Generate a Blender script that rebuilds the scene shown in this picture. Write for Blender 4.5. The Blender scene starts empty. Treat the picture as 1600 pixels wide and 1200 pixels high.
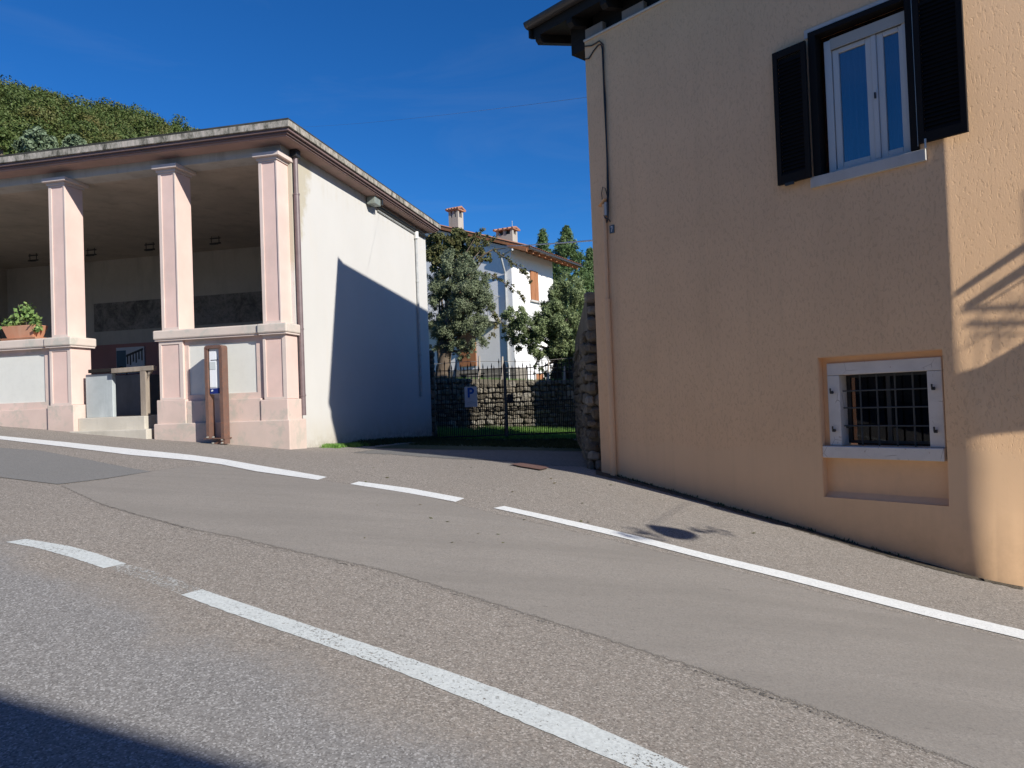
import bpy, math, random
import numpy as np
from mathutils import Matrix, Vector
random.seed(7); rng = np.random.default_rng(11)
scn = bpy.context.scene
C = scn.collection
R = math.radians

# ------------------------------------------------------------------ camera
FPX = 1170.0
_p, _r = R(1.2), R(-2.13)
Fv = np.array([0, math.cos(_p), math.sin(_p)]); _u = np.array([0, -math.sin(_p), math.cos(_p)]); _x = np.array([1., 0, 0])
Xv = math.cos(_r)*_x + math.sin(_r)*_u
Uv = -math.sin(_r)*_x + math.cos(_r)*_u
cam_d = bpy.data.cameras.new('camera'); cam = bpy.data.objects.new('camera', cam_d); C.objects.link(cam)
cam_d.sensor_width = 36; cam_d.lens = 36*FPX/1600; cam_d.clip_start = 0.05; cam_d.clip_end = 3000
M4 = Matrix.Identity(4)
for i in range(3):
    M4[i][0] = Xv[i]; M4[i][1] = Uv[i]; M4[i][2] = -Fv[i]
cam.matrix_world = M4
scn.camera = cam

# ------------------------------------------------------------------ light
SUN_AZ, SUN_EL = R(47.5), R(29.0)          # the sun stands to the right, behind the viewer
to_sun = np.array([math.sin(SUN_AZ)*math.cos(SUN_EL), -math.cos(SUN_AZ)*math.cos(SUN_EL), math.sin(SUN_EL)])
world = bpy.data.worlds.new('World'); scn.world = world; world.use_nodes = True
wn = world.node_tree.nodes; wl = world.node_tree.links; wn.clear()
sky = wn.new('ShaderNodeTexSky'); sky.sky_type = 'NISHITA'; sky.sun_disc = False
sky.sun_elevation = SUN_EL; sky.sun_rotation = R(180) - SUN_AZ
sky.altitude = 1200; sky.air_density = 1.0; sky.dust_density = 0.1; sky.ozone_density = 4.0
hsv = wn.new('ShaderNodeHueSaturation'); hsv.inputs['Saturation'].default_value = 1.22; hsv.inputs['Value'].default_value = 1.15
bgn = wn.new('ShaderNodeBackground'); bgn.inputs['Strength'].default_value = 0.085
wo = wn.new('ShaderNodeOutputWorld')
tnt = wn.new('ShaderNodeMix'); tnt.data_type = 'RGBA'; tnt.blend_type = 'MULTIPLY'; tnt.inputs[0].default_value = 1.0; tnt.inputs[7].default_value = (.36, .70, .96, 1)
wl.new(sky.outputs[0], hsv.inputs['Color']); wl.new(hsv.outputs[0], tnt.inputs[6]); wtc = wn.new('ShaderNodeTexCoord'); wmp = wn.new('ShaderNodeMapping'); wmp.inputs['Scale'].default_value = (1.2, 1.6, 5.0); wmp.inputs['Rotation'].default_value = (.3, .5, .2)
wns = wn.new('ShaderNodeTexNoise'); wns.inputs['Scale'].default_value = 2.2; wns.inputs['Detail'].default_value = 7; wns.inputs['Roughness'].default_value = .6; wns.inputs['Distortion'].default_value = .8
wrp = wn.new('ShaderNodeValToRGB'); wrp.color_ramp.elements[0].position = .52; wrp.color_ramp.elements[0].color = (0, 0, 0, 1); wrp.color_ramp.elements[1].position = .78; wrp.color_ramp.elements[1].color = (.07, .07, .07, 1)
cld = wn.new('ShaderNodeMix'); cld.data_type = 'RGBA'; cld.inputs[7].default_value = (3.4, 4.2, 5.2, 1)
wl.new(wtc.outputs['Generated'], wmp.inputs['Vector']); wl.new(wmp.outputs[0], wns.inputs['Vector']); wl.new(wns.outputs['Fac'], wrp.inputs['Fac'])
wl.new(wrp.outputs['Color'], cld.inputs[0]); wl.new(tnt.outputs[2], cld.inputs[6]); wl.new(cld.outputs[2], bgn.inputs['Color']); wl.new(bgn.outputs[0], wo.inputs['Surface'])
sd = bpy.data.lights.new('sun', 'SUN'); sd.energy = 4.6; sd.angle = R(0.55); sd.color = (1.0, 0.955, 0.865)
sun = bpy.data.objects.new('sun', sd); C.objects.link(sun)
sun.rotation_euler = Vector(tuple(-to_sun)).to_track_quat('-Z', 'Y').to_euler()
vs = scn.view_settings
scn.display_settings.display_device = 'sRGB'
vs.view_transform = 'Standard'; vs.look = 'None'; vs.exposure = 0.4; vs.gamma = 1.0; vs.use_curve_mapping = False
scn.render.resolution_x = 1024; scn.render.resolution_y = 768

# ------------------------------------------------------------------ geometry helpers
def ray(a, b): return Fv + Xv*(a-800)/FPX - Uv*(b-600)/FPX
def atdepth(a, b, y): d = ray(a, b); return d*y/d[1]
def onplane(a, b, P0, n): d = ray(a, b); return d*((P0@n)/(d@n))

class MB:
    def __init__(s): s.v = []; s.f = []
    def box(s, x0, x1, y0, y1, z0, z1):
        n = len(s.v)
        s.v += [(x0,y0,z0),(x1,y0,z0),(x1,y1,z0),(x0,y1,z0),(x0,y0,z1),(x1,y0,z1),(x1,y1,z1),(x0,y1,z1)]
        s.f += [(n,n+3,n+2,n+1),(n+4,n+5,n+6,n+7),(n,n+1,n+5,n+4),(n+1,n+2,n+6,n+5),(n+2,n+3,n+7,n+6),(n+3,n,n+4,n+7)]
        return s
    def prism(s, poly, vec):
        """polygon of 3d points extruded along vec"""
        n = len(s.v); k = len(poly); vec = np.array(vec, float)
        s.v += [tuple(map(float, q)) for q in poly] + [tuple(np.array(q, float)+vec) for q in poly]
        s.f.append(tuple(range(n, n+k))[::-1]); s.f.append(tuple(range(n+k, n+2*k)))
        for i in range(k):
            j = (i+1) % k; s.f.append((n+i, n+j, n+k+j, n+k+i))
        return s
    def tube(s, pts, rad, n=8, cap=True):
        pts = [np.array(q, float) for q in pts]
        rads = rad if hasattr(rad, '__len__') else [rad]*len(pts)
        base = len(s.v); up = None
        for i, q in enumerate(pts):
            t = pts[min(i+1, len(pts)-1)] - pts[max(i-1, 0)]; t = t/(np.linalg.norm(t)+1e-9)
            if up is None: up = np.array([0, 0, 1.]) if abs(t[2]) < .9 else np.array([1., 0, 0])
            a = np.cross(t, up); a /= (np.linalg.norm(a)+1e-9); b = np.cross(t, a); up = -b if False else up
            for k in range(n):
                th = 2*math.pi*k/n; w = q + rads[i]*(math.cos(th)*a + math.sin(th)*b); s.v.append(tuple(w))
        for i in range(len(pts)-1):
            for k in range(n):
                k2 = (k+1) % n; s.f.append((base+i*n+k, base+i*n+k2, base+(i+1)*n+k2, base+(i+1)*n+k))
        if cap:
            s.f.append(tuple(base+k for k in range(n))); s.f.append(tuple(base+(len(pts)-1)*n+k for k in range(n))[::-1])
        return s
    def grid(s, P):
        """P[i][j] 3d points"""
        n = len(s.v); a = len(P); b = len(P[0])
        for row in P: s.v += [tuple(map(float, q)) for q in row]
        for i in range(a-1):
            for j in range(b-1): s.f.append((n+i*b+j, n+(i+1)*b+j, n+(i+1)*b+j+1, n+i*b+j+1))
        return s
    def build(s, name, m, parent=None, bevel=0, smooth=False, fix=True):
        me = bpy.data.meshes.new(name); me.from_pydata(s.v, [], s.f); me.update()
        if fix:
            import bmesh
            bm = bmesh.new(); bm.from_mesh(me); bmesh.ops.recalc_face_normals(bm, faces=bm.faces); bm.to_mesh(me); bm.free()
        if smooth: me.polygons.foreach_set('use_smooth', [True]*len(me.polygons))
        me.materials.append(m)
        o = bpy.data.objects.new(name, me); C.objects.link(o)
        if parent is not None: o.parent = parent
        if bevel:
            md = o.modifiers.new('bevel', 'BEVEL'); md.width = bevel; md.segments = 2; md.limit_method = 'ANGLE'
            md.harden_normals = False
        return o

def box(name, m, parent, x0, x1, y0, y1, z0, z1, bevel=0): return MB().box(x0, x1, y0, y1, z0, z1).build(name, m, parent, bevel)
def thing(name, label, cat, loc=(0,0,0), rotz=0., group=None):
    o = bpy.data.objects.new(name, None); C.objects.link(o); o.location = tuple(map(float, loc)); o.rotation_euler = (0, 0, rotz)
    o['label'] = label; o['category'] = cat; o.empty_display_size = .2
    if group: o['group'] = group
    return o
def tag(o, label=None, cat=None, group=None, kind=None):
    if label: o['label'] = label
    if cat: o['category'] = cat
    if group: o['group'] = group
    if kind: o['kind'] = kind
    return o

# ------------------------------------------------------------------ materials
class NT:
    def __init__(s, name, rough=.9, spec=.25):
        s.m = bpy.data.materials.new(name); s.m.use_nodes = True
        s.n = s.m.node_tree.nodes; s.l = s.m.node_tree.links
        s.b = s.n['Principled BSDF']; s.b.inputs['Roughness'].default_value = rough
        s.b.inputs['Specular IOR Level'].default_value = spec
        s.tc = s.n.new('ShaderNodeTexCoord'); s.co = s.tc.outputs['Object']
    def scaled(s, sc):
        k = s.n.new('ShaderNodeMapping'); k.inputs['Scale'].default_value = sc; s.l.new(s.co, k.inputs['Vector']); return k.outputs[0]
    def noise(s, scale, detail=4, rough=.6, vec=None, dist=0):
        k = s.n.new('ShaderNodeTexNoise'); k.inputs['Scale'].default_value = scale; k.inputs['Detail'].default_value = detail
        k.inputs['Roughness'].default_value = rough; k.inputs['Distortion'].default_value = dist
        s.l.new(vec if vec is not None else s.co, k.inputs['Vector']); return k.outputs['Fac']
    def voro(s, scale, out='Color', vec=None, feature='F1'):
        k = s.n.new('ShaderNodeTexVoronoi'); k.inputs['Scale'].default_value = scale; k.feature = feature
        s.l.new(vec if vec is not None else s.co, k.inputs['Vector']); return k.outputs[out]
    def ramp(s, fac, stops):
        k = s.n.new('ShaderNodeValToRGB'); e = k.color_ramp.elements
        e[0].position, e[0].color = stops[0][0], (*stops[0][1], 1) if hasattr(stops[0][1], '__len__') else (stops[0][1],)*3+(1,)
        e[1].position, e[1].color = stops[-1][0], (*stops[-1][1], 1) if hasattr(stops[-1][1], '__len__') else (stops[-1][1],)*3+(1,)
        for p, c in stops[1:-1]:
            q = e.new(p); q.color = (*c, 1) if hasattr(c, '__len__') else (c, c, c, 1)
        s.l.new(fac, k.inputs['Fac']); return k.outputs['Color']
    def mix(s, fac, a, b, mode='MIX'):
        k = s.n.new('ShaderNodeMix'); k.data_type = 'RGBA'; k.blend_type = mode
        for sock, val in ((k.inputs[0], fac), (k.inputs[6], a), (k.inputs[7], b)):
            if hasattr(val, 'links') or hasattr(val, 'is_linked'): s.l.new(val, sock)
            elif hasattr(val, '__len__'): sock.default_value = (*val, 1)
            else: sock.default_value = val
        return k.outputs[2]
    def math(s, op, a, b=None, clamp=False):
        k = s.n.new('ShaderNodeMath'); k.operation = op; k.use_clamp = clamp
        for sock, val in ((k.inputs[0], a), (k.inputs[1], b)):
            if val is None: continue
            if hasattr(val, 'is_linked'): s.l.new(val, sock)
            else: sock.default_value = val
        return k.outputs[0]
    def sep(s):
        k = s.n.new('ShaderNodeSeparateXYZ'); s.l.new(s.co, k.inputs[0]); return k.outputs
    def mapr(s, v, a, b, c=0., d=1.):
        k = s.n.new('ShaderNodeMapRange'); s.l.new(v, k.inputs[0])
        k.inputs[1].default_value = a; k.inputs[2].default_value = b; k.inputs[3].default_value = c; k.inputs[4].default_value = d
        k.interpolation_type = 'SMOOTHSTEP'; return k.outputs[0]
    def color(s, c):
        if hasattr(c, 'is_linked'): s.l.new(c, s.b.inputs['Base Color'])
        else: s.b.inputs['Base Color'].default_value = (*c, 1)
        return s
    def bump(s, h, strength=.3, dist=.01):
        k = s.n.new('ShaderNodeBump'); k.inputs['Distance'].default_value = dist
        if hasattr(strength, 'is_linked'): s.l.new(strength, k.inputs['Strength'])
        else: k.inputs['Strength'].default_value = strength
        s.l.new(h, k.inputs['Height']); s.l.new(k.outputs[0], s.b.inputs['Normal']); return s

def mul(c, k): return tuple(min(1., x*k) for x in c)
def plaster(name, c, var=.12, stain=None, stain_amt=.3, bump=.15, fine=60, rough=.92):
    t = NT(name, rough)
    a = t.noise(1.3, 5, .6); col = t.mix(t.ramp(a, [(.3, 0.), (.7, 1.)]), mul(c, 1-var), mul(c, 1+var*.5))
    b = t.noise(9, 4, .7); col = t.mix(t.math('MULTIPLY', t.ramp(b, [(.45, 0.), (.75, 1.)]), .35), col, mul(c, .82))
    if stain:
        vv = t.scaled((3.0, 3.0, .55)); n2 = t.noise(1.1, 6, .65, vv); f = t.math('MULTIPLY', t.ramp(n2, [(.5, 0.), (.72, 1.)]), stain_amt)
        col = t.mix(f, col, stain)
    t.color(col); t.bump(t.noise(fine, 3, .6), bump, .006)
    return t.m
def metal(name, c, rough=.5, met=.0, rust=None):
    t = NT(name, rough, .5); t.b.inputs['Metallic'].default_value = met
    n = t.noise(8, 5, .65); col = t.mix(t.ramp(n, [(.35, 0.), (.7, 1.)]), mul(c, .85), mul(c, 1.1))
    if rust: col = t.mix(t.ramp(t.noise(23, 5, .7), [(.52, 0.), (.66, 1.)]), col, rust)
    t.color(col); t.bump(t.noise(90, 2), .08, .003); return t.m
def wood(name, c, c2, axis_scale=(1, 1, 12), rough=.8):
    t = NT(name, rough, .3); n = t.noise(3.5, 5, .7, t.scaled(axis_scale)); t.color(t.mix(t.ramp(n, [(.3, 0.), (.7, 1.)]), c, c2))
    t.bump(n, .3, .004); return t.m

def asphalt(name, dark, mid, light, tint, cell=95., contrast=1., patch=.18, near=False, fade=0., lane=False):
    t = NT(name, .93, .2)
    v = t.voro(cell, 'Color'); s_ = t.n.new('ShaderNodeSeparateColor'); t.l.new(v, s_.inputs[0])
    v2 = t.voro(cell*.6, 'Color'); s2 = t.n.new('ShaderNodeSeparateColor'); t.l.new(v2, s2.inputs[0])
    lo = .5-.38*contrast; hi = .5+.38*contrast
    c1 = t.ramp(s_.outputs[0], [(0., dark), (.42, mid), (.75, mid), (1., light)])
    c2 = t.ramp(s2.outputs[1], [(0., dark), (.5, mid), (1., tint)])
    col = t.mix(.45, c1, c2)
    nn = t.noise(240, 2, .5); col = t.mix(t.math('MULTIPLY', t.ramp(nn, [(.5, 0.), (.8, 1.)]), .35), col, light)
    big = t.noise(.55, 6, .62); col = t.mix(t.math('MULTIPLY', t.ramp(big, [(.35, 1.), (.65, 0.)]), patch), col, mul(mid, .62))
    stv = t.scaled((.8, .35, .5)); big2 = t.noise(2.2, 5, .7, stv); col = t.mix(t.math('MULTIPLY', t.ramp(big2, [(.5, 0.), (.75, 1.)]), patch*.8), col, mul(tint, 1.05))
    gr = t.noise(38, 4, .7); col = t.mix(t.math('MULTIPLY', t.ramp(gr, [(.6, 0.), (.72, 1.)]), .3*contrast), col, mul(dark, .8))
    pit = t.ramp(t.noise(95, 3, .55), [(.30, 1.), (.37, 0.)]); col = t.mix(t.math('MULTIPLY', pit, .75*contrast), col, mul(dark, .55))
    if lane:      # tyre polish, drips and hairline cracks
        rv = t.n.new('ShaderNodeMapping'); rv.inputs['Rotation'].default_value = (0, 0, R(25)); rv.inputs['Scale'].default_value = (.35, 2.2, 1); t.l.new(t.co, rv.inputs['Vector'])
        n1 = t.noise(1.1, 6, .65, rv.outputs[0]); col = t.mix(t.math('MULTIPLY', t.ramp(n1, [(.40, 1.), (.58, 0.)]), .42), col, mul(mid, .72))
        rv2 = t.n.new('ShaderNodeMapping'); rv2.inputs['Rotation'].default_value = (0, 0, R(25)); rv2.inputs['Scale'].default_value = (2.2, 11, 1); t.l.new(t.co, rv2.inputs['Vector'])
        n2 = t.noise(2.2, 7, .8, rv2.outputs[0]); col = t.mix(t.math('MULTIPLY', t.ramp(n2, [(.635, 0.), (.66, 1.)]), .75), col, mul(dark, .6))
        n3 = t.noise(4.5, 5, .7); col = t.mix(t.math('MULTIPLY', t.ramp(n3, [(.60, 0.), (.75, 1.)]), .28), col, (.30, .262, .225))
    if near:      # the lane nearest the viewer is a greyer, older mix: ragged transition along the road
        xyz = t.sep()
        d = t.math('ADD', t.math('MULTIPLY', xyz[0], NL[0]), t.math('MULTIPLY', xyz[1], NL[1])); d = t.math('SUBTRACT', d, NL[2])
        d = t.math('ADD', d, t.math('MULTIPLY', t.math('SUBTRACT', t.noise(1.1, 5, .65), .5), .9))
        f = t.mapr(d, -.22, .22, 1., 0.)
        g1 = t.ramp(s_.outputs[1], [(0., (.12, .118, .118)), (.42, (.235, .23, .228)), (.75, (.245, .24, .238)), (1., (.48, .475, .47))])
        col = t.mix(t.math('MULTIPLY', f, .78), col, g1)
    t.color(col)
    h = t.math('ADD', s_.outputs[0], t.noise(cell*1.3, 2)); t.bump(h, .16*contrast, .003)
    if fade:
        at = t.n.new('ShaderNodeAttribute'); at.attribute_name = 'edge'; at.attribute_type = 'GEOMETRY'
        e = t.math('ADD', t.math('MULTIPLY', at.outputs['Fac'], 1./fade), t.math('MULTIPLY', t.math('SUBTRACT', t.noise(16, 5, .75), .5), 1.6))
        e = t.math('ADD', e, t.math('MULTIPLY', t.math('SUBTRACT', t.noise(130, 2, .5), .5), 1.4))
        tr = t.n.new('ShaderNodeBsdfTransparent'); mx = t.n.new('ShaderNodeMixShader'); t.l.new(t.mapr(e, .25, .75), mx.inputs[0])
        t.l.new(tr.outputs[0], mx.inputs[1]); t.l.new(t.b.outputs[0], mx.inputs[2]); t.l.new(mx.outputs[0], t.n['Material Output'].inputs['Surface'])
    return t.m

M = {}
NL = (.536, .844, 2.57)   # world line (normal, offset) between the brown and the grey asphalt
M['ground'] = asphalt('coarse_brown_asphalt', (.105, .088, .076), (.272, .246, .216), (.64, .59, .54), (.285, .238, .20), 120, 1.0, .16, near=True)
M['lane'] = asphalt('smooth_grey_asphalt', (.20, .180, .165), (.288, .264, .236), (.38, .352, .322), (.280, .250, .218), 130, .5, .16, fade=.07, lane=True)
M['dpatch'] = asphalt('dark_blue_grey_asphalt', (.15, .148, .144), (.215, .21, .202), (.28, .275, .265), (.21, .20, .19), 130, .45, .12, fade=.04)
M['near'] = asphalt('worn_blue_grey_asphalt', (.09, .087, .085), (.190, .184, .180), (.33, .325, .32), (.19, .18, .175), 85, .9, .14)
M['apron'] = asphalt('old_grey_concrete', (.10, .10, .095), (.21, .205, .195), (.32, .31, .295), (.20, .19, .175), 60, .6, .3, fade=.25)

def paintmat(name, thr, c=(.78, .79, .78)):
    t = NT(name, .8, .3)
    n = t.noise(55, 5, .75); big = t.noise(1.4, 4, .6)
    wear = t.math('ADD', n, t.math('MULTIPLY', big, .35))
    f = t.ramp(wear, [(thr, 0.), (thr+.05, 1.)])
    sp = t.voro(80, 'Color'); s2 = t.n.new('ShaderNodeSeparateColor'); t.l.new(sp, s2.inputs[0])
    col = t.mix(t.ramp(s2.outputs[0], [(0., 0.), (1., 1.)]), mul(c, .82), c)
    col = t.mix(t.math('MULTIPLY', t.ramp(t.noise(9, 5, .7), [(.5, 0.), (.8, 1.)]), .35), col, mul(c, .62))
    t.color(col)
    tr = t.n.new('ShaderNodeBsdfTransparent'); mx = t.n.new('ShaderNodeMixShader')
    t.l.new(f, mx.inputs[0]); t.l.new(t.b.outputs[0], mx.inputs[1]); t.l.new(tr.outputs[0], mx.inputs[2])
    t.l.new(mx.outputs[0], t.n['Material Output'].inputs['Surface'])
    t.bump(t.noise(110, 3), .25, .003)
    return t.m
M['paint'] = paintmat('white_road_paint', .825)
M['paint_worn'] = paintmat('worn_white_road_paint', .765, (.62, .65, .64))
M['paint_ghost'] = paintmat('almost_gone_road_paint', .585, (.5, .5, .48))
M['seam'] = paintmat('dark_tar_seam', .56, (.13, .122, .11))

def portico_pink(name, c, grey=(.50, .44, .38), amt=.5):
    t = NT(name, .92)
    z = t.sep()[2]
    col = t.mix(t.ramp(t.noise(1.7, 5, .6), [(.3, 0.), (.7, 1.)]), mul(c, .9), mul(c, 1.05))
    col = t.mix(t.math('MULTIPLY', t.ramp(t.noise(2.6, 6, .7, dist=.4), [(.5, 0.), (.62, 1.)]), amt), col, grey)
    low = t.math('MULTIPLY', t.mapr(z, .25, -.65), t.ramp(t.noise(4, 5, .7), [(.3, .35), (.7, 1.)]))
    col = t.mix(t.math('MULTIPLY', low, .55), col, mul(grey, .85))
    t.color(col); t.bump(t.noise(70, 3), .15, .005); return t.m
PINK = (.69, .475, .425)
M['pink'] = portico_pink('rose_pink_plaster', (.735, .54, .48), (.52, .46, .40), amt=.16)
M['pink_edge'] = portico_pink('pale_pink_plaster', (.67, .56, .505), (.55, .49, .43), amt=.22)
M['pink_dirty'] = portico_pink('weathered_pink_plaster', (.67, .52, .46), (.49, .445, .385), .85)
M['coping'] = portico_pink('weathered_coping_plaster', (.64, .545, .48), (.50, .475, .42), 1.)
M['white_panel'] = plaster('cool_white_plaster', (.70, .70, .655), .04, (.55, .55, .5), .12, .08)
def side_wall_mat():
    t = NT('cream_side_wall_plaster', .93)
    c = (.605, .59, .565); xyz = t.sep(); y, z = xyz[1], xyz[2]
    col = t.mix(t.ramp(t.noise(.9, 5, .6), [(.3, 0.), (.7, 1.)]), mul(c, .955), c)
    vv = t.scaled((2.0, 2.0, .3)); st = t.noise(1.6, 6, .65, vv)
    col = t.mix(t.math('MULTIPLY', t.ramp(st, [(.55, 0.), (.75, 1.)]), .18), col, (.62, .55, .46))
    # damp ochre stain beside the brown downpipe, ragged edge
    d = t.math('ADD', t.math('MULTIPLY', t.math('SUBTRACT', y, .42), 1.15), t.math('MULTIPLY', t.math('SUBTRACT', 4.3, z), .42))
    d = t.math('ADD', d, t.math('MULTIPLY', t.noise(2.6, 6, .75), 1.0))
    m_ = t.math('MULTIPLY', t.ramp(t.math('MULTIPLY', d, .5), [(.62, 1.), (.72, 0.)]), .85)
    col = t.mix(m_, col, (.46, .41, .31))
    top = t.math('MULTIPLY', t.mapr(z, 3.6, 4.15), t.ramp(t.noise(3.0, 5, .7, t.scaled((1, 1.4, .25))), [(.5, 0.), (.68, 1.)]))
    col = t.mix(t.math('MULTIPLY', top, .5), col, (.50, .455, .37))
    low = t.math('MULTIPLY', t.mapr(z, .0, -.75), t.ramp(t.noise(2.2, 6, .75), [(.3, .25), (.68, 1.)]))
    col = t.mix(t.math('MULTIPLY', low, .75), col, (.47, .41, .31))
    low2 = t.math('MULTIPLY', t.mapr(z, -.45, -.85), t.ramp(t.noise(9, 6, .75), [(.42, 0.), (.6, 1.)]))
    col = t.mix(t.math('MULTIPLY', low2, .7), col, (.16, .13, .09))
    t.color(col); t.bump(t.noise(45, 4, .65), .22, .006); return t.m
M['side'] = side_wall_mat()
M['beam'] = plaster('grey_lilac_beam_plaster', (.50, .49, .46), .1, (.30, .27, .24), .6, .12)
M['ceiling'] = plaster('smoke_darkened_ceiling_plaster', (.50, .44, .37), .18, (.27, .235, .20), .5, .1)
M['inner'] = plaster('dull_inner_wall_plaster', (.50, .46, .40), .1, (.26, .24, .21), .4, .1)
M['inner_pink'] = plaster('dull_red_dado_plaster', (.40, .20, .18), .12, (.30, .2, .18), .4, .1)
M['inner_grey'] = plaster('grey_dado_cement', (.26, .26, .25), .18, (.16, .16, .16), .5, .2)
def mural():
    t = NT('flaking_grey_wall_patch', .95); n = t.noise(2.6, 7, .75, dist=.5); n2 = t.noise(14, 5, .7)
    col = t.ramp(n, [(.36, (.10, .095, .085)), (.5, (.24, .22, .20)), (.68, (.34, .31, .28))])
    col = t.mix(t.math('MULTIPLY', t.ramp(n2, [(.5, 0.), (.64, 1.)]), .6), col, (.11, .10, .095)); t.color(col); t.bump(n2, .4, .01); return t.m
M['mural'] = mural()
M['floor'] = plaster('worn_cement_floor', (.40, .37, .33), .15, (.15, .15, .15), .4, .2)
M['step'] = plaster('pale_limestone_step', (.56, .52, .45), .12, (.36, .33, .27), .6, .3, 35)
M['slabstone'] = plaster('blue_grey_stone_slab', (.42, .46, .47), .22, (.62, .66, .67), .6, .25, 30)
def fascia():
    t = NT('lichen_stained_roof_edge', .9); v = t.scaled((1.6, 1.6, .6)); n = t.noise(5, 7, .8, v)
    col = t.ramp(n, [(.38, (.08, .075, .06)), (.48, (.27, .25, .21)), (.60, (.46, .41, .36)), (.75, (.55, .45, .39))]); t.color(col)
    t.bump(n, .35, .012); return t.m
M['fascia'] = fascia()
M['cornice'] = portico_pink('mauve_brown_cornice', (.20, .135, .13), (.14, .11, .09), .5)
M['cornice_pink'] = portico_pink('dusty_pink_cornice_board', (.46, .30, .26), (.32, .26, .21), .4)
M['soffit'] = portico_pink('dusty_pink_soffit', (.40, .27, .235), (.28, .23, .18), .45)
M['rooftop'] = plaster('dark_bitumen_roof_edge', (.045, .045, .04), .3, (.12, .11, .08), .6, .5, 20)
M['brownpipe'] = metal('purple_brown_downpipe_paint', (.17, .125, .13), .45)
M['dark_metal'] = metal('blackened_metal', (.025, .025, .026), .5)
M['greypipe'] = metal('grey_pvc_pipe', (.42, .43, .43), .5)
M['whitecap'] = metal('white_pvc_fitting', (.75, .75, .73), .45)
M['lampbox'] = metal('green_grey_enamel', (.24, .27, .24), .45)
M['corten'] = metal('rust_brown_steel', (.15, .085, .066), .65, 0., (.20, .09, .055))
M['boltsteel'] = metal('pale_bolt_steel', (.6, .58, .52), .4, .5)
M['paper'] = NT('white_timetable_paper', .5).color((.78, .80, .84)).m
M['paper2'] = NT('grey_timetable_paper', .5).color((.55, .59, .60)).m
M['blue'] = NT('navy_blue_print', .4).color((.012, .025, .16)).m
M['signblue'] = NT('parking_sign_blue', .4).color((.012, .09, .42)).m
M['signwhite'] = plaster('faded_sign_white', (.66, .66, .68), .08, (.4, .4, .4), .3, .02)
M['terracotta'] = plaster('terracotta', (.55, .27, .165), .15, (.62, .42, .3), .45, .1)
M['wood_grey'] = wood('weathered_grey_timber', (.23, .19, .155), (.38, .32, .26), (2, 2, .5))
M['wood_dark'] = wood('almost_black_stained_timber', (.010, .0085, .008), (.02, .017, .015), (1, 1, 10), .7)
M['wood_red'] = wood('orange_brown_timber', (.30, .125, .055), (.42, .185, .085), (2, 2, .6), .6)
M['stake'] = wood('bleached_stake_wood', (.30, .26, .22), (.5, .45, .39), (6, 6, .6))
M['shutter'] = NT('black_brown_shutter_paint', .7, .15).color((.014, .012, .011)).m
M['frame_white'] = NT('white_window_frame_paint', .4, .4).color((.60, .59, .56)).m
M['roller'] = NT('beige_roller_box_paint', .55).color((.46, .43, .37)).m
M['sillstone'] = plaster('pale_grey_sill_stone', (.56, .53, .49), .1, (.38, .34, .3), .5, .2)
M['whitestone'] = None
def framestone():
    t = NT('chipped_whitewashed_stone', .9); n = t.noise(16, 6, .75); n2 = t.noise(5, 4, .6)
    col = t.mix(t.ramp(n2, [(.3, 0.), (.7, 1.)]), (.62, .57, .52), (.72, .665, .61))
    col = t.mix(t.ramp(n, [(.64, 0.), (.67, 1.)]), col, (.30, .19, .12))
    v = t.n.new('ShaderNodeTexVoronoi'); v.feature = 'DISTANCE_TO_EDGE'; v.inputs['Scale'].default_value = 3.3
    t.l.new(t.co, v.inputs['Vector']); crack = t.ramp(v.outputs[0], [(.0, 1.), (.012, 0.)])
    col = t.mix(t.math('MULTIPLY', crack, t.ramp(n2, [(.5, 0.), (.6, .8)])), col, (.25, .2, .16))
    t.color(col); t.bump(t.noise(30, 5, .7), .3, .008); return t.m
M['whitestone'] = framestone()
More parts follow.
